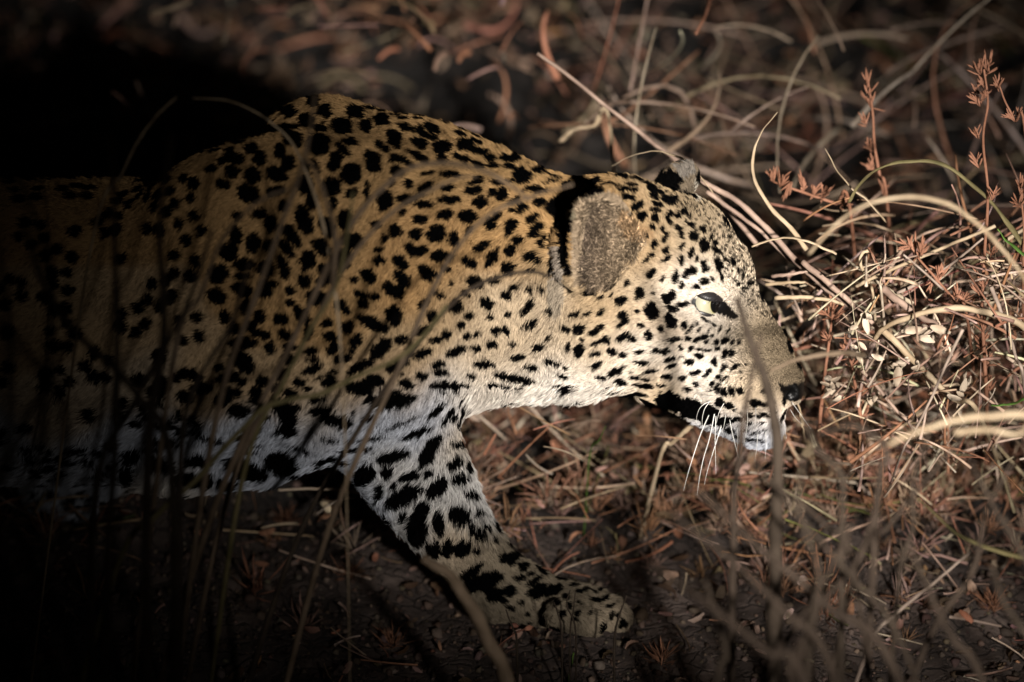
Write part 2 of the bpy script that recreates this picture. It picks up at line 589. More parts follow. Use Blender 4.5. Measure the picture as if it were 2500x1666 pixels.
# brisket and the folds of loose skin at the throat
ell(960, 960, -0.03, 160, 95, 140, -20, 0.04)
chain([(1050, 900, -0.03, 80), (1250, 890, -0.035, 72), (1420, 888, -0.03, 75)], 0.035, 1.0)
# fore leg that reaches forward, with its paw
chain([(900, 900, -0.075, 190), (960, 1060, -0.085, 146), (1032, 1185, -0.09, 122), (1102, 1295, -0.085, 96),
       (1175, 1380, -0.08, 80), (1250, 1432, -0.078, 72)], 0.03, 0.85)
chain([(1235, 1436, -0.078, 68), (1330, 1466, -0.082, 58), (1405, 1482, -0.085, 50)], 0.014, 1.4)
for (a, b) in (((1370, 1454, -0.045, 38), (1460, 1466, -0.036, 33)), ((1395, 1470, -0.072, 39), (1496, 1488, -0.066, 34)),
               ((1392, 1488, -0.104, 39), (1510, 1508, -0.104, 34)), ((1365, 1502, -0.132, 37), (1448, 1520, -0.137, 32))):
    chain([a, b], 0.006, 1.0)
for (gu, gv, gy) in ((1455, 1462, -0.052), (1472, 1484, -0.088), (1446, 1502, -0.120)):
    ell(gu, gv, gy, 66, 7, 28, 14, 0.004, 'cut')
ell(1180, 1460, -0.085, 60, 40, 50, 60, 0.014)
# folded upper arm and elbow low on the near side
chain([(820, 960, -0.10, 150), (640, 1085, -0.105, 105), (430, 1120, -0.10, 92), (360, 1110, -0.08, 90)], 0.025, 0.8)
# legs out of the light
chain([(760, 930, 0.08, 150), (520, 1030, 0.09, 110), (260, 1130, 0.10, 85), (120, 1190, 0.10, 70), (180, 1215, 0.10, 62)], 0.02, 0.9)
for yy in (-0.09, 0.10):
    chain([(-1560, 800, yy, 260), (-1450, 980, yy, 170), (-1620, 1120, yy, 100), (-1560, 1270 + yy * -900, yy, 75), (-1450, 1300 + yy * -900, yy, 68)], 0.03, 0.8)
# tail
chain([(-1950, 700, 0.0, 90), (-2250, 850, 0.02, 70), (-2500, 1050, 0.05, 62), (-2900, 1120, 0.1, 55)], 0.03)

# head
chain([(1525, 612, HY, 186), (1638, 622, HY, 160), (1700, 672, HY, 134)], 0.022, 0.80)
chain([(1690, 690, HY, 128), (1785, 798, HY, 104), (1856, 880, HY, 84), (1902, 922, HY, 60)], 0.016, 0.72)
ell(1560, 800, -0.030, 180, 140, 120, 15, 0.025)
ell(1560, 800, 0.020, 180, 140, 120, 15, 0.025)
ell(1455, 780, -0.045, 130, 120, 90, 60, 0.03)
chain([(1690, 770, -0.034, 84), (1600, 800, -0.050, 92)], 0.022, 1.0, True)         # cheek bones
chain([(1690, 655, -0.040, 52), (1755, 700, -0.030, 42)], 0.014, 1.0, True)         # brow
chain([(1835, 952, -0.022, 84), (1770, 920, -0.030, 88)], 0.014, 1.0, True)         # muzzle pads
chain([(1866, 958, -0.016, 54), (1862, 1010, -0.016, 52)], 0.012, 1.15)
chain([(1860, 1045, -0.012, 48), (1740, 985, -0.018, 62), (1600, 895, -0.020, 80)], 0.014, 1.0)
ell(1815, 1000, -0.045, 95, 12, 30, 22, 0.008, 'cut')                               # mouth line
# nose leather: wings and nostril
ell(1930, 948, HY - 0.006, 40, 28, 52, 60, 0.008)
ell(1930, 962, HY - 0.024, 16, 8, 14, -35, 0.004, 'cut')
# near ear: a cup with a thick rim, open to the front and side
ell(1452, 592, -0.078, 128, 98, 44, -80, 0.014, 'add', 8, 14)
ell(1484, 596, -0.114, 112, 92, 52, -70, 0.016, 'cut', 8, 4)
chain([(1412, 712, -0.074, 17), (1402, 640, -0.094, 15), (1404, 560, -0.103, 14), (1418, 508, -0.106, 13), (1446, 486, -0.106, 13), (1486, 464, -0.102, 12),
       (1512, 492, -0.094, 10)], 0.007, 1.0)
# far ear, only its tip showing above the skull
ell(1652, 448, 0.045, 66, 46, 22, -42, 0.012)
ell(1640, 425, 0.060, 44, 30, 20, -42, 0.006, 'cut')
# eye socket
EYE_UV = (1716, 739)


def axis(lo, hi, segs):
    """graded axis: segs = [(from, to, step)] fine pieces, coarse elsewhere"""
    out = [lo]
    while out[-1] < hi:
        x = out[-1]; st = 0.010
        for a, b, s in segs:
            if a <= x < b:
                st = min(st, s)
        out.append(x + st)
    return np.array(out, dtype=np.float32)


XA = axis(-1.75, 0.31, [(-0.50, 0.06, 0.0036), (0.03, 0.31, 0.0023)])
YA = axis(-0.23, 0.23, [(-0.23, 0.0, 0.0030), (0.0, 0.23, 0.005)])
ZA = axis(-0.03, 0.64, [(-0.03, 0.64, 0.0032)])
FLD = np.full((len(XA), len(YA), len(ZA)), 0.12, dtype=np.float32)


def block(lo, hi):
    sl = []
    for A, a, b in ((XA, lo[0], hi[0]), (YA, lo[1], hi[1]), (ZA, lo[2], hi[2])):
        sl.append(slice(max(0, int(np.searchsorted(A, a)) - 1), min(len(A), int(np.searchsorted(A, b)) + 2)))
    return tuple(sl)


def smin(a, b, k):
    h = np.clip(0.5 + 0.5 * (b - a) / k, 0, 1)
    return b + (a - b) * h - k * h * (1 - h)


def seg_sdf(X, Y, Z, a, ra, b, rb, sy):
    ax, ay, az = a; d = b - a
    px, py, pz = X - ax, (Y - ay) / sy, Z - az
    d = np.array([d[0], d[1] / sy, d[2]])
    h = np.clip((px * d[0] + py * d[1] + pz * d[2]) / max(d @ d, 1e-9), 0, 1)
    q = np.sqrt((px - h * d[0]) ** 2 + (py - h * d[1]) ** 2 + (pz - h * d[2]) ** 2)
    return (q - (ra + (rb - ra) * h)) * (0.5 + 0.5 * min(sy, 1))


for kind, data, k, sy in PRIMS:
    if kind == 'chain':
        pts = np.array([p for p, r in data]); rs = np.array([r for p, r in data])
        m = rs.max() * max(1, sy) + k + 0.02
        sl = block(pts.min(0) - m, pts.max(0) + m)
        X, Y, Z = np.meshgrid(XA[sl[0]], YA[sl[1]], ZA[sl[2]], indexing='ij', sparse=True)
        f = None
        for i in range(len(data) - 1):
            g = seg_sdf(X, Y, Z, data[i][0], data[i][1], data[i + 1][0], data[i + 1][1], sy)
            f = g if f is None else np.minimum(f, g)
        FLD[sl] = smin(FLD[sl], f.astype(np.float32), k)
    else:
        c, R, rad = data
        m = rad.max() + k + 0.02
        sl = block(c - m, c + m)
        X, Y, Z = np.meshgrid(XA[sl[0]], YA[sl[1]], ZA[sl[2]], indexing='ij', sparse=True)
        q = 0
        g2 = 0
        for i in range(3):
            t = ((X - c[0]) * R[i][0] + (Y - c[1]) * R[i][1] + (Z - c[2]) * R[i][2])
            q = q + (t / rad[i]) ** 2
            g2 = g2 + (t / rad[i] ** 2) ** 2
        k0 = np.sqrt(q); k1 = np.sqrt(g2) + 1e-6
        f = (k0 * (k0 - 1) / k1).astype(np.float32)
        if kind == 'ell':
            FLD[sl] = smin(FLD[sl], f, k)
        else:
            FLD[sl] = -smin(-FLD[sl], f, k)


def surface_nets(F, XA, YA, ZA):
    ins = F < 0
    c = np.zeros(tuple(n - 1 for n in F.shape), dtype=np.int8)
    for dx in (0, 1):
        for dy in (0, 1):
            for dz in (0, 1):
                c += ins[dx:dx + c.shape[0], dy:dy + c.shape[1], dz:dz + c.shape[2]]
    act = (c > 0) & (c < 8)
    I, J, Kk = np.nonzero(act)
    acc = np.zeros((len(I), 3)); cnt = np.zeros(len(I))
    A = (XA, YA, ZA)
    corners = [(a, b, d) for a in (0, 1) for b in (0, 1) for d in (0, 1)]
    for a in corners:
        for ax in range(3):
            if a[ax] == 1:
                continue
            b = list(a); b[ax] = 1
            fa = F[I + a[0], J + a[1], Kk + a[2]]; fb = F[I + b[0], J + b[1], Kk + b[2]]
            cr = (fa < 0) != (fb < 0)
            t = np.where(cr, fa / np.where(cr, fa - fb, 1), 0)
            pos = np.empty((len(I), 3))
            for q, idx in enumerate((I, J, Kk)):
                p0 = A[q][idx + a[q]]
                pos[:, q] = p0 if q != ax else p0 + t * (A[q][idx + 1] - p0)
            acc[cr] += pos[cr]; cnt[cr] += 1
    verts = acc / np.maximum(cnt, 1)[:, None]
    vid = np.full(c.shape, -1, dtype=np.int64)
    vid[I, J, Kk] = np.arange(len(I))
    quads = []
    for ax in range(3):
        o1, o2 = [(1, 2), (2, 0), (0, 1)][ax]
        a = [slice(None)] * 3; b = [slice(None)] * 3
        a[ax] = slice(0, -1); b[ax] = slice(1, None)
        ch = ins[tuple(a)] != ins[tuple(b)]
        E = np.array(np.nonzero(ch)).T
        ok = (E[:, o1] > 0) & (E[:, o2] > 0) & (E[:, o1] < c.shape[o1]) & (E[:, o2] < c.shape[o2])
        E = E[ok]
        flip = ~ins[E[:, 0], E[:, 1], E[:, 2]]
        q = []
        for d1, d2 in ((1, 1), (0, 1), (0, 0), (1, 0)):
            e = E.copy(); e[:, o1] -= d1; e[:, o2] -= d2
            q.append(vid[e[:, 0], e[:, 1], e[:, 2]])
        q = np.array(q).T
        q[flip] = q[flip][:, ::-1]
        quads.append(q)
    return verts, np.vstack(quads)


BV, BF = surface_nets(FLD, XA, YA, ZA)
del FLD
# one light smoothing pass
for _ in range(2):
    s = np.zeros_like(BV); n_ = np.zeros(len(BV))
    for i in range(4):
        a, b = BF[:, i], BF[:, (i + 1) % 4]
        np.add.at(s, a, BV[b]); np.add.at(s, b, BV[a])
        np.add.at(n_, a, 1); np.add.at(n_, b, 1)
    BV = BV * 0.6 + 0.4 * s / np.maximum(n_, 1)[:, None]


def vert_normals(V, F):
    fn = np.cross(V[F[:, 2]] - V[F[:, 0]], V[F[:, 3]] - V[F[:, 1]])
    n = np.zeros_like(V)
    for i in range(4):
        np.add.at(n, F[:, i], fn)
    return n / (np.linalg.norm(n, axis=1)[:, None] + 1e-12)


BN = vert_normals(BV, BF)
if np.mean(np.einsum('ij,ij->i', BN, BV - BV.mean(0))) < 0:
    BF = BF[:, ::-1].copy(); BN = -BN
bvh = BVHTree.FromPolygons([tuple(v) for v in BV], [tuple(int(i) for i in f) for f in BF])


def hit(u, v):
    d = FWD + RIGHT * (u - 1250) * K - UP * (v - 833) * K
    h = bvh.ray_cast(Vector(CAM), Vector(d).normalized())
    if h[0] is None:
        h = bvh.find_nearest(Vector(P(u, v, -0.03)))
    return np.array(h[0]), np.array(h[1])


# ------------------------------------------------------------------ coat: spots read off the animal (x, y, half axes, angle) per patch
def patch(ox, oy, sc, rows):
    g = 1.22 if sc > 3.5 else 1.29
    return [(ox + r[0] / sc, oy + r[1] / sc, g * r[2] / sc + .5, g * r[3] / sc + .5, r[4] if len(r) > 4 else 0) for r in rows]


SPOTS = []
SPOTS += patch(1300, 380, 3.92, [
    (250, 490, 110, 80), (430, 430, 110, 50, -15), (590, 350, 90, 60), (300, 640, 110, 80, 90), (280, 830, 110, 45, 85), (290, 980, 80, 40, 80), (340, 1100, 50, 35, 70),  # black ear back, its cast shadow painted in with it
    (745, 275, 75, 20, 3), (580, 245, 75, 30, -12), (330, 275, 55, 35, -15), (430, 210, 60, 22), (190, 235, 80, 18, -12), (80, 330, 60, 22, -10), (60, 440, 50, 28, -15),
    (60, 130, 60, 30), (220, 150, 50, 25, 10), (20, 310, 30, 18), (900, 320, 95, 22, 5), (880, 400, 100, 30, 5), (1000, 485, 55, 38, -30), (960, 505, 30, 15),
    (1045, 580, 42, 40), (1180, 600, 45, 30, 60), (945, 565, 25, 14, 10), (1150, 680, 35, 20, 25), (1165, 385, 50, 28, 25), (1200, 465, 55, 25, 15), (1180, 515, 50, 18, 15),
    (1320, 420, 75, 40, 10), (1150, 310, 45, 40, 20), (1220, 350, 40, 20, 20), (1320, 560, 32, 32), (1390, 570, 22, 22), (1450, 530, 35, 30, 20), (1500, 575, 25, 20, 30),
    (1305, 620, 55, 18, 55), (1250, 700, 32, 20, 90), (1400, 700, 38, 30, 80), (1430, 760, 38, 24, 100), (1470, 630, 20, 12, 40), (1515, 655, 30, 24, 60), (1545, 775, 45, 42),
    (1275, 775, 50, 24, -65), (1090, 760, 25, 18, 90), (1165, 855, 42, 24, -60), (1280, 905, 36, 26, -40), (1435, 865, 42, 18, -50), (1280, 990, 48, 24, -40),
    (1425, 1005, 45, 26, -75), (1520, 930, 50, 22, -75), (1140, 1130, 48, 32, -35), (1365, 1165, 60, 28, -80), (1245, 1180, 32, 22, -50), (1480, 1130, 45, 34, -50),
    (1535, 1100, 45, 35, 90), (1430, 1245, 34, 22, -85), (1025, 1320, 68, 40, -75), (1285, 1370, 46, 46), (1340, 1335, 48, 26, -80), (1155, 1315, 20, 14), (840, 1390, 55, 40, -15),
    (1140, 1490, 75, 60, 60), (1340, 1470, 50, 30, 20), (865, 1530, 50, 38, -40), (1000, 1490, 22, 16), (395, 1525, 55, 22, -25), (515, 1520, 45, 18, -30), (650, 1505, 42, 20, -45),
    (650, 1365, 35, 18, -20), (900, 1225, 40, 18, -50), (755, 1340, 30, 12, -50), (650, 150, 70, 20, 5), (860, 190, 70, 18, 10), (1010, 220, 60, 14, 10), (950, 275, 55, 16, 8),
    (540, 170, 40, 20, 8), (760, 130, 50, 18, 6), (1090, 260, 45, 14, 14), (1180, 250, 40, 14, 16), (40, 720, 50, 30, -60), (80, 810, 55, 28, -70), (30, 985, 65, 25, 65),
    (10, 590, 25, 25), (155, 1070, 80, 18, 85), (90, 1285, 30, 24, -70), (150, 1510, 40, 26, 90), (1090, 1000, 40, 18, -40), (1140, 950, 30, 14, -40)])
SPOTS += patch(1600, 450, 3.92, [
    (460, 430, 38, 28, 45), (470, 590, 60, 45, 70), (580, 565, 28, 24, 30), (540, 500, 25, 18, 80), (600, 640, 62, 18, 40), (680, 720, 40, 15, 45), (745, 750, 45, 20, 65),
    (715, 500, 18, 15), (660, 490, 14, 14), (465, 755, 42, 24, -75), (480, 820, 40, 25, -40), (395, 715, 24, 20, 90), (605, 770, 55, 34, 80), (635, 880, 55, 18, 75),
    (470, 930, 48, 26, 10), (400, 985, 38, 18, 5), (800, 830, 30, 12, 85), (845, 870, 45, 14, 90), (800, 950, 22, 18), (910, 950, 28, 22), (860, 1000, 30, 16), (545, 905, 26, 14, 40),
    (270, 1150, 60, 24, -12), (160, 1190, 50, 28, 15), (150, 1310, 75, 45, 65), (55, 1380, 26, 24), (280, 1350, 42, 22, -75), (330, 1390, 55, 16, -55), (400, 1340, 25, 12, -55),
    (420, 1395, 30, 12, -50), (170, 1490, 72, 22, -8), (310, 1485, 32, 22), (390, 1495, 35, 22, -20), (465, 1465, 38, 20, -30), (540, 1460, 22, 14, -60), (490, 1510, 25, 14, -45),
    (590, 1510, 32, 18, -60), (670, 1500, 45, 24, -30), (740, 1510, 28, 16, -60), (800, 1520, 30, 20, -60), (480, 1300, 45, 14, 35), (560, 1340, 40, 12, 40), (620, 1390, 36, 10, -60), (700, 1400, 36, 10, -60), (520, 1400, 30, 9, -55)])
SPOTS += patch(1300, 700, 3.92, [
    (315, 410, 45, 28, 10), (440, 415, 55, 45, -30), (615, 415, 80, 28, -35), (865, 355, 65, 28, -35), (630, 535, 60, 22, -25), (700, 515, 40, 35, -50), (865, 480, 65, 25, -30),
    (945, 495, 50, 32, -10), (1115, 465, 50, 32, 80), (1030, 370, 30, 25), (1235, 405, 30, 24, 80), (440, 620, 60, 42, -60), (340, 590, 40, 22, 90), (465, 515, 22, 15),
    (600, 650, 60, 22, -12), (765, 630, 45, 32, 10), (860, 660, 45, 22, -5), (1020, 630, 42, 22, 5), (1215, 625, 65, 24, 8), (1290, 610, 35, 20), (1420, 595, 28, 22, -50),
    (1510, 600, 30, 18, -40), (1035, 735, 75, 20, 6), (1315, 700, 50, 18, -15), (1325, 765, 45, 20, -20), (1500, 725, 42, 26, 5), (1430, 680, 18, 8), (800, 815, 80, 32, -28),
    (850, 920, 62, 28, 8), (650, 880, 42, 22, 15), (610, 755, 50, 26, -30), (1130, 815, 65, 20, -12), (985, 875, 55, 16, -5), (1080, 895, 40, 12, 5), (985, 945, 32, 14, -8),
    (1280, 865, 52, 24, -12), (1240, 945, 40, 14, 8), (1435, 880, 42, 20, -12), (1480, 985, 38, 20, 15), (1140, 970, 22, 12), (940, 825, 18, 10), (185, 740, 65, 26, 12),
    (310, 790, 28, 22), (285, 870, 50, 22, 20), (290, 990, 115, 28, 5), (50, 590, 48, 38, -30), (150, 500, 28, 22, 90), (20, 370, 30, 22), (20, 790, 25, 15), (930, 1050, 80, 20, 8),
    (1540, 830, 40, 22, -20), (1555, 940, 30, 22, 20), (890, 985, 40, 10, 0), (700, 1000, 40, 12, 5)])
SPOTS += patch(1600, 750, 3.92, [
    (420, 405, 32, 14), (500, 418, 40, 14, -10), (600, 400, 25, 20, -40), (660, 450, 42, 26, -70), (730, 445, 38, 24, -65), (420, 470, 38, 24), (565, 525, 38, 26, -80),
    (650, 585, 45, 26, -60), (765, 570, 45, 20, -30), (385, 630, 48, 20, -10), (495, 635, 48, 22, -45), (600, 670, 38, 20, -40), (660, 685, 42, 14, -30), (815, 620, 16, 10),
    (590, 790, 35, 28, 60), (655, 815, 35, 30, 60), (725, 810, 40, 28, 85), (810, 810, 36, 28, 10), (540, 740, 25, 20, 90), (610, 740, 25, 12), (620, 920, 50, 36, 30),
    (700, 950, 50, 28, 10), (750, 965, 30, 28), (940, 925, 45, 35, 10), (1010, 930, 45, 28), (1090, 925, 35, 22), (1140, 915, 15, 10), (1040, 810, 35, 18, 10),
    (900, 1045, 50, 20, -5), (1010, 1040, 55, 20, -2), (1090, 1045, 25, 15), (1145, 1015, 12, 8), (1110, 1005, 14, 8), (900, 1115, 30, 14), (1010, 1115, 35, 16), (860, 550, 20, 10), (520, 800, 20, 14), (700, 1180, 60, 22, 10), (860, 1190, 34, 14, 5), (960, 1210, 40, 16), (1040, 1180, 26, 12), (780, 1240, 30, 12), (900, 1270, 36, 14), (1010, 1280, 40, 16)])
SPOTS += patch(950, 300, 3.136, [
    (130, 30, 60, 25, 20), (230, 40, 30, 22), (330, 40, 60, 30, 30), (40, 120, 62, 48, 60), (235, 155, 58, 35, 20), (290, 95, 65, 22, 20), (400, 180, 65, 42, -5), (590, 165, 60, 40, 5),
    (700, 215, 60, 22, 5), (780, 270, 42, 24, 5), (60, 270, 55, 28, 10), (150, 310, 40, 22, 30), (200, 235, 60, 18, 20), (250, 270, 45, 28, 30), (400, 265, 40, 28), (550, 265, 65, 22, 20),
    (640, 295, 50, 14, 20), (700, 325, 40, 20, 10), (800, 325, 50, 14), (60, 370, 48, 35, 20), (930, 265, 80, 25, 5), (920, 330, 40, 18), (1020, 400, 60, 50, 30), (1140, 300, 65, 18, -5),
    (1150, 350, 45, 20), (1270, 375, 60, 25, 10), (1080, 500, 55, 20, -15), (1170, 515, 45, 14, -15), (15, 460, 30, 22, 90), (140, 465, 35, 28, 90), (280, 490, 55, 28, -25),
    (290, 385, 50, 16, -10), (465, 390, 65, 22, 5), (680, 430, 35, 25), (650, 455, 50, 14, -10), (820, 455, 50, 14, 15), (935, 440, 35, 14, 10), (450, 500, 48, 20, -15), (640, 515, 60, 28, -5),
    (790, 535, 35, 25), (860, 545, 42, 40, -30), (120, 585, 55, 30), (200, 570, 55, 18, -20), (270, 625, 55, 25), (460, 590, 70, 28), (700, 605, 52, 36, -5), (955, 600, 45, 22, -25),
    (1015, 655, 42, 30, -30), (945, 670, 30, 12), (1150, 605, 45, 28, -15), (100, 690, 28, 20, -40), (240, 740, 52, 30, -8), (430, 705, 55, 34, -5), (605, 720, 62, 45, 5), (770, 775, 38, 36),
    (820, 715, 38, 25, -30), (610, 830, 40, 16, -50), (935, 780, 40, 36), (910, 840, 40, 22, -75), (1090, 735, 48, 26, -35), (1120, 820, 62, 35, -50), (1165, 905, 50, 18, -75), (45, 830, 45, 42),
    (200, 855, 45, 40), (360, 850, 62, 56, -40), (490, 890, 45, 38, 90), (155, 960, 38, 30, 30), (220, 985, 62, 38, -10), (390, 1020, 60, 38, -8), (705, 950, 65, 28, -28), (790, 1030, 65, 32, -60),
    (925, 980, 40, 34, -20), (980, 900, 32, 30), (85, 1070, 60, 38, 40), (470, 1040, 25, 20, 90), (620, 1075, 55, 34, 28), (910, 1115, 46, 42, -30), (1070, 1030, 40, 30, -40), (1125, 1040, 48, 18, 65),
    (1080, 1130, 28, 14), (430, 1125, 30, 26), (280, 1150, 60, 42, 55), (340, 1165, 50, 22, 20), (100, 1195, 68, 38, 40), (660, 1225, 55, 40, 30), (800, 1215, 45, 25), (475, 1235, 20, 20),
    (50, 1290, 60, 42, 25), (590, 1310, 30, 18, 30), (350, 1300, 22, 18), (400, 1330, 32, 20, 15), (895, 1325, 35, 30, -30), (955, 1270, 35, 24, -20), (1075, 1280, 28, 24, 90), (1165, 1280, 26, 22, 90),
    (270, 1385, 55, 22, -45), (750, 1390, 48, 36, 25), (1060, 1420, 62, 28, -55), (510, 1410, 45, 45), (40, 1490, 60, 45, 90), (325, 1480, 40, 40), (610, 1480, 30, 22), (775, 1490, 24, 20),
    (905, 1475, 28, 20), (1075, 1550, 55, 24, -15), (1220, 1460, 25, 20, 90)])
SPOTS += patch(500, 200, 3.136, [
    (690, 75, 110, 45, -15), (825, 135, 45, 42), (1020, 105, 68, 55, 20), (1180, 100, 60, 30), (635, 225, 55, 40, -10), (915, 220, 50, 42, 10), (775, 290, 55, 45), (1155, 225, 58, 45, 5),
    (1340, 195, 75, 25, 22), (1355, 285, 52, 38), (1330, 135, 60, 14, 15), (650, 350, 60, 25, 10), (670, 430, 70, 50, 25), (885, 360, 42, 28, 10), (1055, 335, 72, 52, 10), (1230, 335, 42, 42),
    (870, 475, 72, 70), (1115, 455, 55, 25, 10), (1060, 515, 60, 24, 42), (1355, 495, 55, 28, 35), (350, 505, 45, 40), (220, 580, 65, 45, 15), (420, 580, 48, 45), (575, 525, 48, 40, 90),
    (640, 615, 52, 42, 80), (130, 600, 30, 25), (995, 610, 72, 45, -70), (850, 640, 50, 22, 65), (780, 650, 55, 20, 65), (1285, 565, 60, 30, 20), (1285, 640, 55, 42, 25), (1120, 705, 70, 65, -50),
    (50, 665, 45, 25), (205, 690, 50, 42), (365, 715, 55, 55), (550, 705, 72, 50, 10), (765, 790, 60, 55, 90), (815, 905, 65, 32, 85), (970, 800, 60, 58), (140, 785, 50, 35), (330, 855, 75, 58, 25),
    (540, 840, 60, 35, -15), (600, 950, 40, 35, 90), (980, 940, 55, 26, -80), (1240, 830, 60, 20, 90), (1375, 910, 68, 52, 90), (1120, 850, 40, 35), (240, 1025, 38, 30), (415, 1010, 50, 35, -15),
    (760, 1060, 95, 56, 70), (930, 1110, 75, 46, 60), (1075, 1055, 65, 50, 90), (1310, 1090, 35, 30), (500, 1090, 60, 42, 90), (630, 1140, 45, 38), (670, 1190, 80, 35, 55), (240, 1180, 60, 45, 90),
    (370, 1240, 65, 45, 90), (620, 1275, 80, 30, 50), (895, 1270, 70, 48, 40), (490, 1260, 45, 38, 90), (1120, 1220, 75, 52, 10), (180, 1305, 62, 60), (785, 1370, 68, 50, -80), (1370, 1200, 30, 25, 90),
    (1330, 1290, 30, 22), (1330, 1370, 45, 30), (1060, 1360, 75, 52, -70), (600, 1420, 80, 38, 70), (300, 1400, 70, 42, -10), (465, 1430, 55, 52), (100, 1470, 65, 62), (940, 1470, 75, 45, 40),
    (285, 1490, 55, 26), (1250, 1490, 62, 40, 35), (1145, 1515, 26, 26), (760, 1530, 45, 45)])
SPOTS += patch(500, 600, 3.136, [
    (280, 335, 70, 45, 20), (90, 390, 65, 50, 30), (480, 300, 65, 30), (460, 360, 50, 35), (650, 345, 35, 30), (650, 440, 30, 25), (850, 400, 66, 50), (900, 280, 45, 25), (1440, 345, 75, 42, 35),
    (1180, 370, 40, 25, 20), (1280, 390, 60, 22, 8), (1210, 450, 45, 32, 15), (1030, 455, 40, 36), (1085, 505, 28, 25), (310, 470, 55, 32, -60), (150, 550, 45, 42, 90), (415, 545, 42, 42),
    (580, 570, 50, 38, 15), (740, 535, 70, 40, 50), (350, 620, 42, 40, 60), (430, 680, 70, 30, 15), (225, 640, 40, 40), (615, 685, 45, 35), (940, 595, 45, 28, -15), (1090, 625, 42, 42),
    (1290, 600, 110, 42, 25), (960, 700, 50, 34, 15), (790, 670, 50, 28, -75), (1155, 735, 55, 36, -65), (290, 745, 95, 36), (500, 785, 42, 38, 90), (650, 780, 40, 26), (985, 790, 52, 34, -30),
    (810, 810, 50, 24, -5), (1345, 790, 90, 46, -45), (1120, 820, 24, 18), (290, 890, 95, 58, 45), (640, 870, 45, 42), (830, 878, 46, 22, -5), (1050, 870, 60, 28, -8), (825, 950, 75, 26, -20),
    (1190, 930, 92, 34, -25), (590, 990, 45, 38), (110, 940, 40, 25), (170, 1010, 85, 32, -12), (265, 1045, 48, 28, 10), (440, 1040, 45, 40), (960, 990, 48, 26, -30), (875, 1020, 32, 16, -20),
    (950, 1055, 58, 26, -20), (720, 1050, 45, 30), (775, 1100, 32, 16, -10), (1180, 1100, 100, 46, 10), (1290, 1040, 70, 44), (550, 1100, 40, 30), (210, 1130, 60, 40), (390, 1150, 60, 45, 90),
    (850, 1185, 55, 26, -8), (650, 1140, 45, 35), (1280, 1190, 55, 28, -10), (130, 1190, 60, 40), (600, 1260, 80, 55, 20), (880, 1270, 75, 32, -5), (700, 1240, 35, 25), (1000, 1350, 110, 44, 12),
    (1130, 1290, 25, 18), (260, 1270, 75, 48), (450, 1330, 40, 24), (640, 1330, 60, 56), (620, 1430, 75, 38), (370, 1410, 60, 32, -15), (320, 1480, 70, 18, 5), (950, 1500, 60, 14, 5), (1240, 1330, 30, 18)])
SPOTS += patch(900, 650, 3.136, [
    (405, 500, 65, 26, -15), (600, 520, 35, 28, -20), (525, 565, 60, 22, -8), (710, 455, 32, 25), (760, 540, 26, 24), (830, 530, 25, 20), (975, 495, 32, 26, -10), (1050, 500, 34, 26, 90),
    (250, 565, 45, 32), (190, 380, 58, 58), (410, 670, 72, 30, -20), (675, 660, 75, 28, -25), (820, 635, 40, 22, 5), (945, 610, 40, 22, 10), (1095, 605, 25, 18), (1145, 708, 52, 20, -8), (540, 755, 45, 26, -15),
    (885, 760, 72, 24, 2), (1240, 788, 52, 18, 5), (220, 760, 85, 34, -22), (230, 830, 40, 12, -5), (410, 848, 42, 24), (555, 820, 58, 24, 5), (785, 848, 32, 18, -8), (1120, 868, 130, 28, 10),
    (285, 905, 55, 30, 20), (600, 935, 110, 40, 2), (730, 920, 45, 16, -5), (1030, 935, 110, 18, 8), (200, 1045, 130, 50, -12), (160, 965, 70, 16), (520, 1120, 75, 20, -38), (250, 1215, 120, 10, -25),
    (370, 1285, 105, 24, -22), (620, 1170, 22, 18)])
SPOTS += patch(800, 1000, 3.136, [
    (280, 510, 75, 58, -50), (230, 670, 95, 42, 65), (450, 490, 45, 38, -40), (500, 370, 110, 38, -12), (770, 350, 100, 42, -60), (815, 255, 60, 28, -30), (980, 415, 60, 36, -35), (1000, 275, 50, 24),
    (625, 525, 72, 32, -15), (765, 500, 35, 26, -15), (570, 680, 125, 56, -30), (840, 610, 85, 52, -45), (1020, 540, 65, 36, -15), (725, 630, 26, 22), (1110, 655, 48, 34, 15), (500, 600, 30, 18, -40),
    (380, 640, 60, 28, -75), (345, 710, 60, 25, 90), (420, 840, 75, 38, 90), (720, 770, 58, 50, -70), (1165, 790, 35, 28), (570, 835, 35, 26, 90), (680, 920, 110, 66, 90), (540, 930, 50, 20, 90),
    (850, 880, 75, 40, 90), (1010, 820, 70, 62, 30), (570, 1000, 60, 50, 90), (920, 1070, 60, 40, -70), (1030, 1070, 62, 52, -30), (1150, 955, 60, 40, 30), (1220, 900, 35, 14, 45), (1100, 870, 22, 18),
    (1290, 1000, 25, 20), (820, 1080, 60, 35, 90), (770, 1090, 40, 20, 90), (1140, 1090, 25, 20), (210, 320, 120, 16, -4), (1390, 1140, 62, 42, 5), (1500, 1200, 35, 32, 90), (1100, 1250, 90, 30, -35),
    (1180, 1330, 140, 52, -20), (1280, 1420, 60, 46), (1350, 1470, 25, 22), (1480, 1480, 25, 18), (1400, 1525, 30, 18), (560, 115, 100, 10, -22), (300, 235, 110, 10, -6), (900, 100, 40, 14, -50)])
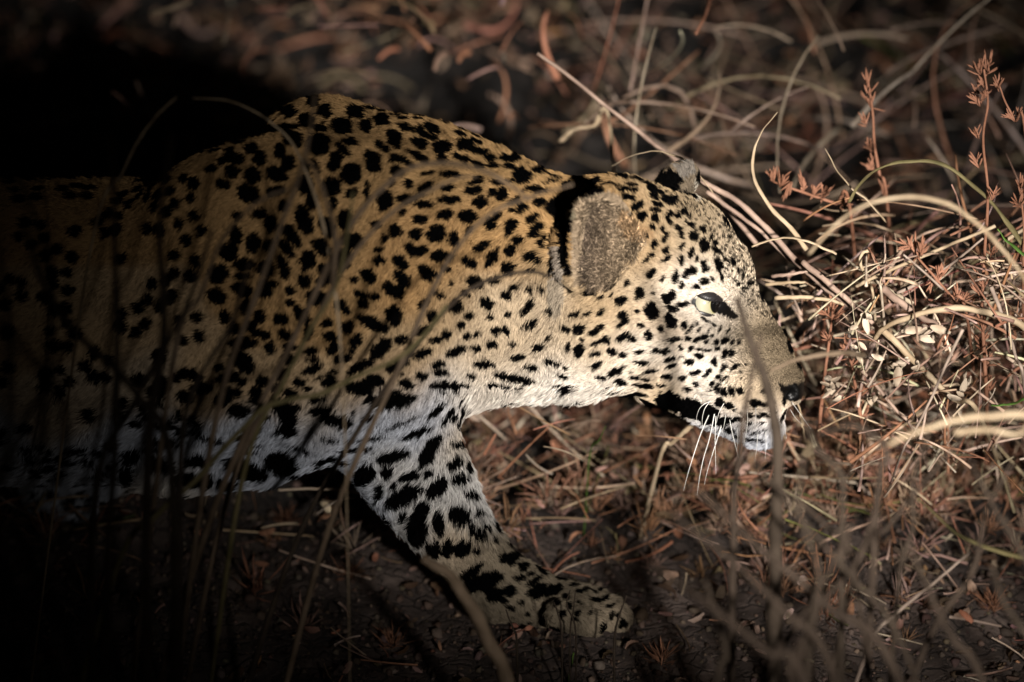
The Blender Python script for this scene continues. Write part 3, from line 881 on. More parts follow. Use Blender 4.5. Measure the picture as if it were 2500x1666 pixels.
SPOTS += patch(1150, 1166, 3.136, [
    (460, 740, 30, 12, -10), (370, 770, 45, 18), (300, 870, 45, 38), (435, 1050, 18, 16), (510, 870, 70, 42, -30), (630, 860, 65, 36, -25), (490, 790, 60, 18, -35), (730, 750, 50, 14), (830, 755, 80, 18, -8),
    (850, 860, 45, 18, -12), (915, 770, 45, 16), (1005, 690, 30, 14), (790, 815, 30, 12), (735, 910, 25, 22), (760, 980, 26, 20, 90), (650, 960, 30, 22, -50), (820, 965, 22, 18), (700, 1050, 30, 20, -50),
    (810, 1035, 24, 20), (800, 1090, 22, 18), (1040, 915, 32, 20, -70), (1065, 980, 34, 14, -10), (1000, 850, 30, 16, -60), (1080, 1060, 35, 16, -80), (1130, 1060, 18, 14, 90), (1165, 1130, 32, 28),
    (1270, 1020, 35, 35), (545, 1115, 22, 12, -50), (920, 1030, 25, 12, -60), (450, 1120, 14, 14)])
SPOTS += patch(300, 900, 3.136, [
    (510, 50, 85, 38, 15), (300, 130, 55, 55), (240, 200, 65, 40, 25), (470, 225, 55, 45), (400, 80, 40, 25, 50), (120, 90, 55, 45), (600, 150, 70, 40), (250, 285, 70, 18, 10), (300, 450, 90, 26, 5),
    (300, 580, 110, 28, 5), (70, 680, 50, 38, 10), (260, 740, 75, 55, -10), (570, 720, 85, 42, 5), (490, 860, 100, 48), (360, 770, 40, 40), (620, 870, 55, 50), (210, 630, 70, 18, 5), (680, 560, 90, 18, 12),
    (20, 830, 60, 45, 90), (940, 780, 145, 62, 18), (1210, 740, 105, 72, 15), (1510, 765, 85, 46, -10), (1350, 635, 100, 12, 15), (960, 600, 80, 10, 5), (950, 650, 70, 10, 5), (800, 900, 70, 36, 10)])


def crop(ox, oy, sc, pts):
    return [(ox + x / sc, oy + y / sc) for x, y in pts]


BLACKS = [
    # black back of the near ear, with its shadow on the neck painted in
    crop(1300, 380, 3.92, [(140, 520), (180, 430), (300, 385), (480, 390), (495, 315), (580, 295), (680, 310), (690, 370), (600, 410), (500, 440), (412, 470), (420, 600), (385, 700), (325, 800), (335, 960), (310, 1060), (240, 1000), (230, 900), (200, 770), (240, 650), (200, 580)]),
    # dark lip line from the corner of the mouth
    crop(1600, 750, 3.92, [(-5, 870), (60, 815), (170, 800), (215, 860), (330, 880), (440, 915), (540, 935), (600, 985), (640, 1040), (720, 1060), (880, 1050), (890, 1080), (740, 1110), (680, 1160), (560, 1150), (440, 1110), (300, 1060), (120, 990), (0, 950)]),
    crop(1300, 700, 3.92, [(1180, 1060), (1230, 1010), (1330, 1000), (1400, 1060), (1568, 1070), (1568, 1290), (1400, 1210), (1250, 1150)]),
    # far ear seen from behind
    [(1588, 425), (1640, 412), (1668, 440), (1655, 470), (1600, 445)],
]
BARE = [
    # wet dark skin at the inner corner of the eye
    crop(1600, 450, 3.92, [(560, 1045), (620, 1075), (690, 1140), (750, 1205), (805, 1272), (772, 1302), (700, 1288), (640, 1258), (570, 1240), (480, 1228), (395, 1198), (340, 1132), (355, 1098), (420, 1075)]),
    # nose leather
    crop(1600, 750, 3.92, [(1165, 715), (1260, 750), (1330, 728), (1440, 715), (1490, 730), (1480, 800), (1420, 870), (1340, 905), (1262, 900), (1215, 840)]),
]
EYE_OPEN = crop(1600, 450, 3.92, [(330, 1130), (370, 1070), (450, 1035), (570, 1030), (650, 1085), (730, 1170), (660, 1260), (480, 1240), (390, 1200)])
EAR_IN = crop(1300, 380, 3.92, [(440, 480), (520, 440), (620, 410), (740, 400), (830, 470), (900, 570), (980, 680), (1080, 790), (1090, 850), (1000, 940), (900, 1060), (820, 1180), (720, 1250), (600, 1280), (500, 1240), (470, 1100), (480, 900), (470, 700), (440, 580)])
EAR_RIM = crop(1300, 380, 3.92, [(395, 440), (500, 405), (600, 375), (740, 345), (830, 380), (900, 470), (960, 560), (900, 560), (820, 490), (740, 425), (620, 440), (520, 480), (490, 620), (495, 800), (485, 1000), (475, 1250), (390, 1250), (365, 1000), (370, 800), (375, 620)])
PALE_DOTS = [(1393, 525, 12)]
TINTS = [
    (crop(1300, 380, 3.92, [(860, 560), (930, 560), (1010, 660), (1150, 680), (1160, 780), (1060, 830), (900, 800), (840, 700)]), (0.34, 0.21, 0.11)),
    (crop(1300, 380, 3.92, [(140, 930), (190, 860), (232, 900), (250, 1030), (300, 1090), (290, 1190), (200, 1190), (165, 1100)]), (0.30, 0.28, 0.26)),
    (crop(1300, 380, 3.92, [(140, 1200), (290, 1195), (300, 1350), (260, 1560), (170, 1560), (140, 1400)]), (0.24, 0.21, 0.17)),
    ([(1580, 380), (1730, 370), (1730, 440), (1700, 470), (1672, 475), (1600, 440)], (0.045, 0.043, 0.042)),
    ([(1640, 400), (1690, 385), (1700, 420), (1665, 440)], (0.16, 0.15, 0.14)),
    ([(1695, 440), (1725, 445), (1722, 485), (1700, 490)], (0.4, 0.36, 0.30)),
]


def wk(r, *pts):
    return (crop(1600, 750, 3.92, pts), r)


WHISKERS = [wk(2.0, (535, 895), (440, 950), (400, 1030), (392, 1110)), wk(2.0, (520, 905), (470, 980), (448, 1080), (455, 1160)),
            wk(2.6, (512, 1035), (440, 1200), (375, 1390), (310, 1600), (270, 1760)), wk(2.6, (566, 1020), (520, 1250), (460, 1450), (420, 1650), (400, 1800)),
            wk(2.2, (580, 1040), (572, 1250), (575, 1420), (580, 1600)), wk(2.6, (635, 1125), (580, 1300), (530, 1460), (490, 1600), (470, 1700)),
            wk(2.0, (660, 915), (610, 1010), (585, 1110)), wk(2.0, (710, 1070), (735, 1200), (770, 1340), (800, 1460)), wk(1.8, (675, 1020), (660, 1120), (640, 1200)),
            wk(1.8, (958, 950), (962, 1030), (958, 1120), (965, 1200)), wk(1.8, (876, 980), (882, 1090), (870, 1200), (840, 1330)), wk(1.6, (928, 1085), (928, 1220)),
            wk(1.8, (845, 1060), (835, 1180), (850, 1300)), wk(1.8, (760, 930), (764, 1000)), wk(1.8, (780, 1140), (790, 1250), (780, 1380)),
            wk(1.9, (1205, 1090), (1235, 1160), (1255, 1260)), wk(1.6, (1165, 1095), (1185, 1190), (1195, 1280)), wk(1.5, (1300, 900), (1370, 1000), (1440, 1100), (1490, 1170)),
            wk(1.4, (1290, 980), (1340, 1060), (1400, 1120)), wk(1.5, (1055, 1180), (1060, 1320), (1050, 1450)), wk(1.5, (980, 1200), (970, 1350), (950, 1480)), wk(1.4, (1110, 1210), (1115, 1350)),
            wk(1.5, (560, 850), (460, 858), (350, 866))]



def poly_mask(u, v, poly):
    ins = np.zeros(len(u), dtype=bool)
    n = len(poly)
    for i in range(n):
        x1, y1 = poly[i]; x2, y2 = poly[(i + 1) % n]
        c = ((y1 > v) != (y2 > v)) & (u < (x2 - x1) * (v - y1) / (y2 - y1 + 1e-9) + x1)
        ins ^= c
    return ins


GOLD, ORANGE, TAN, CREAM = (0.32, 0.198, 0.090), (0.37, 0.222, 0.098), (0.37, 0.262, 0.152), (0.53, 0.41, 0.28)
WHITE, COOL, NOSEB, EARG = (0.84, 0.77, 0.69), (0.44, 0.475, 0.55), (0.105, 0.080, 0.052), (0.10, 0.075, 0.056)  # COOL: white underside fur with a bluish shade tint painted in
BUFF, FOREH, COOLW = (0.42, 0.335, 0.24), (0.30, 0.23, 0.15), (0.52, 0.505, 0.49)
PAW, NOSE2 = (0.22, 0.18, 0.13), (0.19, 0.147, 0.10)
BASE = [  # coat colour at places of the near side
    (600, 300, GOLD), (850, 300, GOLD), (1000, 400, GOLD), (1150, 420, GOLD), (1300, 430, GOLD), (1450, 425, GOLD), (1560, 440, TAN),
    (600, 500, GOLD), (800, 550, GOLD), (1000, 600, ORANGE), (1150, 560, ORANGE), (1250, 520, ORANGE), (1250, 620, ORANGE),
    (700, 750, GOLD), (850, 780, GOLD), (1000, 720, ORANGE), (1080, 680, ORANGE), (1120, 740, TAN), (1200, 760, CREAM), (1280, 740, CREAM),
    (1290, 800, CREAM), (1180, 850, CREAM), (1050, 830, TAN), (950, 860, TAN), (1000, 900, TAN), (1150, 900, CREAM), (1250, 900, CREAM),
    (1130, 945, WHITE), (1250, 955, WHITE), (1350, 950, WHITE), (1000, 960, TAN), (1330, 870, BUFF), (1330, 760, BUFF),
    (1300, 660, TAN), (1330, 600, GOLD), (1310, 560, ORANGE), (1050, 985, COOL), (950, 1030, COOL), (850, 1060, COOL), (750, 1080, COOL), (1040, 1050, COOL),
    (650, 1100, COOL), (550, 1110, COOL), (450, 1130, COOL), (420, 1190, WHITE), (350, 1080, COOL), (600, 1170, COOL), (850, 1150, COOL),
    (900, 1250, COOL), (950, 1150, COOLW), (1000, 1300, COOLW), (1060, 1200, COOLW), (1110, 1080, BUFF), (1120, 1150, COOLW),
    (1150, 1230, COOLW), (1100, 1330, BUFF), (1180, 1370, PAW), (1250, 1390, PAW), (1250, 1470, PAW), (1350, 1400, PAW),
    (1400, 1450, PAW), (1350, 1490, PAW), (1480, 1480, PAW), (1530, 1510, BUFF), (1300, 1520, PAW),
    (1450, 460, GOLD), (1500, 500, GOLD), (1550, 520, TAN), (1600, 500, TAN), (1650, 540, FOREH), (1530, 560, ORANGE), (1540, 600, TAN),
    (1580, 650, TAN), (1640, 640, TAN), (1700, 600, FOREH), (1720, 540, FOREH), (1780, 600, BUFF), (1820, 660, FOREH), (1560, 720, BUFF),
    (1620, 720, BUFF), (1500, 760, TAN), (1430, 760, TAN), (1650, 770, TAN), (1690, 695, WHITE), (1660, 715, WHITE), (1745, 700, BUFF),
    (1775, 715, WHITE), (1790, 690, BUFF), (1800, 740, BUFF), (1840, 745, NOSE2), (1690, 760, WHITE), (1740, 775, WHITE),
    (1690, 795, NOSE2), (1725, 812, NOSE2), (1760, 825, NOSE2), (1785, 800, NOSE2), (1670, 800, NOSE2), (1800, 830, NOSEB), (1830, 870, NOSEB), (1860, 785, NOSE2), (1830, 790, NOSE2), (1890, 790, NOSEB), (1900, 850, NOSEB),
    (1930, 890, NOSEB), (1880, 830, NOSEB), (1910, 870, NOSEB), (1850, 815, NOSEB), (1900, 910, NOSEB), (1870, 900, NOSEB), (1950, 910, NOSEB),  (1640, 830, GOLD), (1580, 800, TAN), (1500, 830, CREAM), (1420, 830, CREAM),
    (1560, 850, WHITE), (1620, 860, WHITE), (1680, 880, WHITE), (1740, 880, WHITE), (1720, 930, WHITE), (1650, 920, CREAM), (1600, 940, TAN),
    (1640, 960, TAN), (1560, 940, CREAM), (1500, 960, WHITE), (1450, 960, WHITE), (1400, 880, BUFF), (1450, 900, CREAM), (1380, 940, WHITE),
    (1780, 920, CREAM), (1800, 960, CREAM), (1840, 900, BUFF), (1860, 960, CREAM), (1850, 1000, CREAM), (1890, 1000, CREAM),
    (1780, 1000, CREAM), (1720, 970, WHITE), (1850, 1065, COOL), (1800, 1065, COOL), (1890, 1060, COOL), (1740, 1055, COOL),
    (300, 500, GOLD), (100, 500, GOLD), (300, 800, TAN), (100, 800, TAN), (150, 1000, BUFF), (350, 950, BUFF), (500, 950, TAN), (700, 950, TAN),
    (200, 1150, COOL), (0, 1150, COOL), (-300, 600, GOLD), (-300, 1000, BUFF), (-300, 1200, COOL), (-1000, 600, GOLD), (-1000, 1100, COOL),
    (-1700, 700, GOLD), (-1500, 1200, COOL), (850, 960, TAN), (780, 1020, BUFF)]
FLOW = [(1900, 800, -.5, -.85), (1800, 600, -.5, -.85), (1650, 550, -.35, -.93), (1500, 450, -.8, -.5), (1700, 850, -.9, .45), (1800, 950, -.75, .6),
        (1500, 850, -.8, .6), (1450, 950, -.5, .86), (1850, 1060, -.3, .95), (1300, 800, -.22, .97), (1200, 600, -.45, .9), (1100, 420, -.75, .2),
        (1300, 430, -.7, -.3), (1200, 950, -.4, .9), (850, 700, -.45, .9), (700, 400, -.6, .75), (900, 300, -.7, .5), (400, 800, -.8, .6),
        (900, 1050, -.6, .8), (1080, 1200, -.45, .9), (1120, 1080, .2, .97), (950, 1250, -.5, .86), (1350, 1430, .8, .5), (1500, 1490, .6, .8),
        (1150, 1350, .4, .9), (1600, 700, -.75, .3), (1750, 700, -.6, -.7), (1650, 720, -.85, -.1), (1420, 480, -.2, -.95), (500, 1120, -.6, .8), (-800, 800, -.9, .4)]
bu = np.array([b[0] for b in BASE], float); bv_ = np.array([b[1] for b in BASE], float); bc = np.array([b[2] for b in BASE])
fu = np.array([f[0] for f in FLOW], float); fv_ = np.array([f[1] for f in FLOW], float); fd = np.array([f[2:] for f in FLOW])


def blend(u, v, cu, cv, val, sig):
    out = np.zeros((len(u), val.shape[1])); ws = np.zeros(len(u))
    for i in range(len(cu)):
        d2 = (u - cu[i]) ** 2 + (v - cv[i]) ** 2
        w = np.exp(-d2 / (2 * sig * sig)) + 1e-4 / (1 + (d2 / (sig * sig)) ** 2)
        out += w[:, None] * val[i]; ws += w
    return out / ws[:, None]


# spots everywhere the traced ones do not reach (far side, flank, hips): rosettes on the trunk, solid spots on limbs
tr_pos = []
for s in SPOTS:
    c, n = hit(s[0], s[1])
    tr_pos.append(c)
tr_pos = np.array(tr_pos)
order = rng.permutation(len(BV))[:14000]
ROS = []
acc = []
tr_r = np.array([max(s[2], s[3]) for s in SPOTS]) * S
for i in order:
    p = BV[i]
    uu, vv = project(p[None])
    facing = BN[i] @ FWD < -0.34
    traced = facing and uu[0] > 490 and not (uu[0] > 1560 and vv[0] > 1400)
    if traced:
        continue
    limb = vv[0] > 1230 or uu[0] > 1250
    dm = 0.017 if uu[0] > 1250 else (0.024 if limb else 0.033)
    if np.min(np.linalg.norm(tr_pos - p, axis=1) - tr_r) < 0.008:
        continue
    if acc and np.min(np.linalg.norm(np.array(acc) - p, axis=1)) < dm:
        continue
    acc.append(p)
    n = BN[i]
    t1 = np.cross(n, [0.2, 0.9, 0.3]); t1 /= np.linalg.norm(t1); t2 = np.cross(n, t1)
    if limb or rng.random() < 0.25:
        ROS.append((p, min(rng.uniform(.42, .52) * dm, rng.uniform(.0065, .0085))))
    else:
        m = rng.integers(4, 6); a0 = rng.uniform(0, 6.28)
        for q in range(m):
            a = a0 + q * 6.283 / m + rng.normal(0, .12)
            rr = rng.uniform(.0108, .0135)
            ROS.append((p + t1 * math.cos(a) * rr + t2 * math.sin(a) * rr, rng.uniform(.0056, .0076)))


def coat(p, n, u, v, jit):
    """-> rgb, bare (0..1), fur length (m)"""
    N = len(p)
    g = blend(u, v, bu, bv_, bc, 42)
    wav = np.sin(u * .021 + 1.3 * np.sin(v * .017)) * np.sin(v * .027 + np.sin(u * .013))
    g = g * (1 + 0.10 * wav)[:, None]
    dark = np.zeros(N)
    facing = (n @ FWD) < 0.25
    su = u + 1.6 * np.sin(v * .23 + u * .05) + 1.4 * np.sin(u * .31 - v * .11)
    sv = v + 1.6 * np.sin(u * .21 - v * .07 + 2) + 1.4 * np.sin(v * .29 + u * .13)
    for s, c in zip(SPOTS, tr_pos):
        m = np.nonzero((np.abs(u - s[0]) < s[2] * 1.6 + 8) & (np.abs(v - s[1]) < s[2] * 1.6 + s[3] + 8))[0]
        if not len(m):
            continue
        d3 = np.linalg.norm(p[m] - c, axis=1)
        m = m[d3 < (s[2] * 2.6 + 10) * S]
        a = math.radians(s[4])
        k = min(1.0, s[3] / 9.0)
        du, dv = u[m] + (su[m] - u[m]) * k - s[0], v[m] + (sv[m] - v[m]) * k - s[1]
        q = np.sqrt(((du * math.cos(a) + dv * math.sin(a)) / s[2]) ** 2 + ((-du * math.sin(a) + dv * math.cos(a)) / s[3]) ** 2)
        soft = max(0.10, 2.0 / s[3])
        t = np.clip((1.0 + jit[m] * 2.0 / s[3] - q) / soft + 0.5, 0, 1)
        dark[m] = np.maximum(dark[m], t)
    for c, r in ROS:
        m = np.nonzero((np.abs(p[:, 0] - c[0]) < r * 1.5) & (np.abs(p[:, 1] - c[1]) < r * 1.5) & (np.abs(p[:, 2] - c[2]) < r * 1.5))[0]
        if not len(m):
            continue
        q = np.linalg.norm(p[m] - c, axis=1) / r
        t = np.clip((1.0 + jit[m] * .15 - q) / .2 + .5, 0, 1)
        dark[m] = np.maximum(dark[m], t)
    # dense flecks on the forehead and the bridge of the nose
    fm = poly_mask(u, v, [(1560, 415), (1700, 470), (1810, 560), (1880, 700), (1900, 790), (1840, 760), (1790, 700), (1730, 600), (1640, 500)])
    fl = np.sin(u * .27 + 2.2 * np.sin(v * .11)) * np.sin(v * .33 + 1.7 * np.sin(u * .13)) + 0.35 * jit
    dark = np.maximum(dark, np.where(fm & facing, np.clip((fl - .12) * 2.4, 0, .88), 0))
    bare = np.zeros(N)
    for poly in BLACKS:
        m = poly_mask(u + jit * 3 + 3 * np.sin(v * .31), v + jit * 3 + 3 * np.sin(u * .27), poly) & facing
        dark[m] = 1
    for poly in BARE:
        m = poly_mask(u + jit * .5, v + jit * .5, poly) & facing
        dark[m] = 1
        bare[m] = 1
    # inside of the ear: dull brown, long hair
    em = poly_mask(u + jit * 9, v + jit * 6, EAR_IN) & facing
    eb = np.clip((u - 1425) / 110, 0, 1)[:, None]
    mix = 0.55 + 0.45 * np.sin(u * .09 + v * .05 + 2 * np.sin(v * .08))
    g = np.where(em[:, None], (np.array(EARG) * (1 - eb * .8) + np.array((0.27, 0.20, 0.13)) * eb * .8) * (.75 + .5 * mix)[:, None], g)
    dark = np.where(em, dark * 0.35, dark)
    rim = poly_mask(u + jit * 4, v + jit * 4, EAR_RIM) & facing
    g = np.where(rim[:, None], np.array((0.33, 0.25, 0.17)), g)
    dark = np.where(rim, 0, dark)
    for (x, y, r) in PALE_DOTS:
        q = np.hypot((u - x) / r, (v - y) / (r * 1.15))
        m = (q < 1 + jit * .1) & facing
        dark[m] = 0; g[m] = (0.26, 0.22, 0.15)
    for poly, colr in TINTS:
        m = poly_mask(u + jit * 4, v + jit * 4, poly) & facing
        g[m] = g[m] * .35 + np.array(colr) * .65
    BLK = np.array((0.0016, 0.0015, 0.0016))
    rgb = g * (1 - dark)[:, None] + BLK * dark[:, None]
    # length of the fur
    L = np.full(N, 0.0058)
    head = (u > 1380) & (v < 1100)
    L = np.where(head, 0.0048, L)
    L = np.where((u > 1700) & head, 0.0038, L)
    L = np.where((u > 1840) & head, 0.0027, L)
    L = np.where(em, 0.0068, L)
    L = np.where((v > 940) & (u < 1560) & (u > 1050), 0.0115, L)
    L = np.where((v > 960) & (u < 1120), 0.0088, L)
    L = np.where((v > 1030) & (u > 1700), 0.0065, L)
    L = np.where((v > 1330) & (u > 1000), 0.0048, L)
    L = np.where((u > 1265) & (u < 1370) & (v > 560) & (v < 830), 0.0085, L)
    return rgb, bare, L, dark


leopard = empty('leopard', P(1100, ground_v(1100, -0.02), -0.02))
tag(leopard, 'spotted leopard stalking low to the ground, head lowered in the light', 'leopard')
u0, v0 = project(BV)
rgb, bare, L0, dk0 = coat(BV, BN, u0, v0, np.zeros(len(BV)))
body = mesh_from('body', BV, BF, M['hide'])
local(body, leopard)
ca = body.data.attributes.new('coat', 'FLOAT_COLOR', 'POINT')
rgba = np.ones((len(BV), 4), dtype=np.float32); rgba[:, :3] = rgb * 0.9
ca.data.foreach_set('color', rgba.ravel())
ba = body.data.attributes.new('bare', 'FLOAT', 'POINT')
ba.data.foreach_set('value', bare.astype(np.float32))

# ---- fur as real hair curves
tri = np.vstack([BF[:, [0, 1, 2]], BF[:, [0, 2, 3]]])
ta, tb, tc_ = BV[tri[:, 0]], BV[tri[:, 1]], BV[tri[:, 2]]
area = 0.5 * np.linalg.norm(np.cross(tb - ta, tc_ - ta), axis=1)
cen = (ta + tb + tc_) / 3
cu_, cv2 = project(cen)
cn = np.cross(tb - ta, tc_ - ta); cn /= np.linalg.norm(cn, axis=1)[:, None] + 1e-12
fc = -(cn @ FWD)
dens = np.full(len(tri), 720e3)
dens[(cu_ > 1380) & (cv2 < 1110)] = 1.5e6
dens *= np.where(fc > -0.25, 1.0, 0.16)
dens[cu_ < 250] *= 0.5
dens[cu_ < -150] = 16e3
w = area * dens
NH = int(w.sum())
pick = rng.choice(len(tri), NH, p=w / w.sum())
r1, r2 = rng.random(NH), rng.random(NH)
fl_ = r1 + r2 > 1
r1[fl_], r2[fl_] = 1 - r1[fl_], 1 - r2[fl_]
T = tri[pick]
hp = BV[T[:, 0]] * (1 - r1 - r2)[:, None] + BV[T[:, 1]] * r1[:, None] + BV[T[:, 2]] * r2[:, None]
hn = BN[T[:, 0]] * (1 - r1 - r2)[:, None] + BN[T[:, 1]] * r1[:, None] + BN[T[:, 2]] * r2[:, None]
hn /= np.linalg.norm(hn, axis=1)[:, None] + 1e-12
hu, hv = project(hp)
jit = rng.normal(0, 1, NH)
_, hbare, hL, _ = coat(hp, hn, hu, hv, jit * 0)
keep = (hbare < .5) & ~(poly_mask(hu, hv, EYE_OPEN) & (hn @ FWD < 0.2))
hp, hn, hu, hv, hL, jit = hp[keep], hn[keep], hu[keep], hv[keep], hL[keep], jit[keep]
NH = len(hp)
fdir = blend(hu, hv, fu, fv_, fd, 110)
ang = 0.28 * np.sin(hu * .045 + 1.5 * np.sin(hv * .03)) + 0.22 * np.sin(hv * .06 + hu * .02) + rng.normal(0, .14, NH)
cell = (np.floor(hu / 9 + .6 * np.sin(hv * .2)).astype(int) * 7919 + np.floor(hv / 9 + .6 * np.sin(hu * .2)).astype(int) * 104729) % 4096
ang += rng.normal(0, .17, 4096)[cell]
em = poly_mask(hu, hv, EAR_IN) & (hn @ FWD < 0.25)
ang = np.where(em, ang * 2.2 + rng.normal(0, .7, NH), ang)
ca_, sa_ = np.cos(ang), np.sin(ang)
fx, fy = fdir[:, 0] * ca_ - fdir[:, 1] * sa_, fdir[:, 0] * sa_ + fdir[:, 1] * ca_
t = fx[:, None] * RIGHT - fy[:, None] * UP
t = t - np.einsum('ij,ij->i', t, hn)[:, None] * hn
t /= np.linalg.norm(t, axis=1)[:, None] + 1e-9
lift = np.clip(rng.normal(0.40, 0.08, NH), .15, .8)
lift = np.clip(lift + rng.normal(0, .09, 4096)[cell], .12, .85)
lift = np.where(em, .75, lift)
Lh = hL * rng.uniform(.7, 1.15, NH) * rng.uniform(.85, 1.2, 4096)[cell]
hm = hp + t * (hL * .58)[:, None] + hn * (hL * .28)[:, None]       # a hair shows most at its middle: colour it for that place
mu, mv = project(hm)
hrgb, hb2, _, hdk = coat(hp, hn, np.where(em, hu, mu), np.where(em, hv, mv), jit * .35)
Lh = np.where(hb2 > .5, Lh * .3, Lh)
KP = 4
pts = np.empty((NH, KP, 3), dtype=np.float32)
for k in range(KP):
    s = k / (KP - 1)
    pts[:, k] = hp + hn * (Lh * lift * s * (1.25 - .45 * s) - 0.0004)[:, None] + t * (Lh * s * (.75 + .2 * s))[:, None]
pts[:, 1:] += rng.normal(0, .00018, (NH, KP - 1, 3))
rad = np.empty((NH, KP), dtype=np.float32)
r0 = rng.uniform(.00020, .00032, NH)
for k, f in enumerate((1.0, .95, .75, .2)):
    rad[:, k] = r0 * f
val = (rng.uniform(.80, 1.18, 4096)[cell] * rng.uniform(.72, 1.22, NH) * (1 + .10 * rng.normal(0, 1, NH)))[:, None]
hcol = np.clip(hrgb * val, 0.0008, .95)
hcol[em] *= rng.choice([.4, .9, 2.6], em.sum(), p=[.50, .32, .18])[:, None]
nb = (hu > 1770) & (hv < 950) & ~em
hcol[nb] *= rng.choice([.35, .9, 1.75], nb.sum(), p=[.3, .45, .25])[:, None]
# odd pale or dark guard hairs
odd = rng.random(NH)
hcol[(odd < .05) & (hdk < .3)] *= .35
hc = bpy.data.hair_curves.new('fur')
hc.add_curves([KP] * NH)
hc.attributes['position'].data.foreach_set('vector', (pts - np.array(leopard.location, dtype=np.float32)).reshape(-1, 3).ravel())
ra_ = hc.attributes.get('radius') or hc.attributes.new('radius', 'FLOAT', 'POINT')
ra_.data.foreach_set('value', rad.ravel())
at = hc.attributes.new('coat', 'FLOAT_COLOR', 'CURVE')
rgba = np.ones((NH, 4), dtype=np.float32); rgba[:, :3] = hcol
at.data.foreach_set('color', rgba.ravel())
hc.materials.append(M['fur'])
fur = bpy.data.objects.new('fur', hc)
link(fur, leopard)
print('hairs', NH, 'body verts', len(BV))

# ---- eye: ball with a gazing iris, and two lids
ep, en = hit(*EYE_UV)
ER = 46 * S
ec = ep - np.array(en) * ER * 0.60
ec = ep + FWD * ER * 0.80 + UP * ER * .02
gaze = RIGHT * 0.78 - FWD * 0.60 + UP * -0.10
gaze /= np.linalg.norm(gaze)


def sphere_mesh(c, r, nu=40, nv=24):
    V, F = [], []
    for j in range(nv + 1):
        for i in range(nu):
            a, b = 2 * math.pi * i / nu, math.pi * j / nv
            V.append(c + r * np.array([math.sin(b) * math.cos(a), math.sin(b) * math.sin(a), math.cos(b)]))
    for j in range(nv):
        for i in range(nu):
            i2 = (i + 1) % nu
            F.append((j * nu + i, (j + 1) * nu + i, (j + 1) * nu + i2, j * nu + i2))
    return V, F


m, nt, n, l, b = node_mat('eye_ball')
geo = n.new('ShaderNodeTexCoord')
sub = n.new('ShaderNodeVectorMath'); sub.operation = 'NORMALIZE'
l.new(geo.outputs['Object'], sub.inputs[0])
dot = n.new('ShaderNodeVectorMath'); dot.operation = 'DOT_PRODUCT'
l.new(sub.outputs[0], dot.inputs[0]); dot.inputs[1].default_value = tuple(gaze)
rp = n.new('ShaderNodeValToRGB'); e = rp.color_ramp.elements
e[0].position = 0.0; e[0].color = (0.05, 0.035, 0.025, 1)
e[1].position = 1.0; e[1].color = (0.003, 0.003, 0.003, 1)
for ps, cl in ((0.10, (0.12, 0.09, 0.06, 1)), (0.2, (0.26, 0.245, 0.18, 1)), (0.55, (0.37, 0.35, 0.27, 1)), (0.80, (0.30, 0.28, 0.19, 1)), (0.86, (0.30, 0.27, 0.15, 1)), (0.885, (0.004, 0.004, 0.004, 1))):
    x = e.new(ps); x.color = cl
l.new(dot.outputs['Value'], rp.inputs['Fac']); l.new(rp.outputs['Color'], b.inputs['Base Color'])
b.inputs['Roughness'].default_value = 0.12
V, F = sphere_mesh(np.zeros(3), ER)
eye = mesh_from('eye', V, F, m)
eye.location = ec - np.array(leopard.location)
eye.parent = leopard

m, nt, n, l, b = node_mat('eyelid_skin')
b.inputs['Base Color'].default_value = (0.012, 0.010, 0.010, 1); b.inputs['Roughness'].default_value = 0.45
M['lid'] = m
cor = RIGHT * math.cos(math.radians(16)) - UP * math.sin(math.radians(16)) + FWD * 0.12
cor /= np.linalg.norm(cor)
lup = UP - (UP @ cor) * cor; lup /= np.linalg.norm(lup)
lfr = np.cross(cor, lup)
if lfr @ FWD > 0: lfr = -lfr


def lid(a0, a1, r_in, r_out):
    V, F = [], []
    nu, nv = 22, 8
    for r in (r_in, r_out):
        for j in range(nv + 1):
            f = j / nv
            for i in range(nu + 1):
                t = math.pi * (0.04 + .92 * i / nu)
                bow = math.sin(t)
                a = a0 + (a1 - a0) * f * (0.55 + .45 * bow) if a1 < a0 else a0 + (a1 - a0) * f * (0.55 + .45 * bow)
                d = -cor * math.cos(t) + math.sin(t) * (lfr * math.cos(a) + lup * math.sin(a))
                V.append(ec + d * r)
    w = nu + 1
    off = (nv + 1) * w
    for j in range(nv):
        for i in range(nu):
            q = (j * w + i, j * w + i + 1, (j + 1) * w + i + 1, (j + 1) * w + i)
            F.append(q); F.append(tuple(off + k for k in q[::-1]))
    for i in range(nu):
        k = nv * w + i
        F.append((k, k + 1, off + k + 1, off + k))
    return V, F


R = math.radians
V, F = lid(R(110), R(5), ER * 1.01, ER * 1.10)
local(mesh_from('eyelid', V, F, M['lid']), leopard)
V, F = lid(R(-110), R(-30), ER * 1.01, ER * 1.07)
local(mesh_from('eyelid', V, F, M['lid']), leopard)

lash = []
for k in range(30):
    tt = math.pi * (.14 + .66 * k / 29)
    aa = R(14 + 8 * rng.random())
    d0 = -cor * math.cos(tt) + math.sin(tt) * (lfr * math.cos(aa) + lup * math.sin(aa))
    p0 = ec + d0 * ER * 1.09
    p2 = p0 + (d0 * .25 - lup * .8 - cor * .35 + rng.normal(0, .18, 3)) * ER * rng.uniform(.22, .42)
    lash.append(sweep(spline([p0, (p0 + p2) / 2 + d0 * ER * .05, p2], 5), np.array([1, .9, .7, .5, .2]) * .00035, 4))
V, F = merge(lash)
local(mesh_from('eyelashes', V, F, M['lid']), leopard)

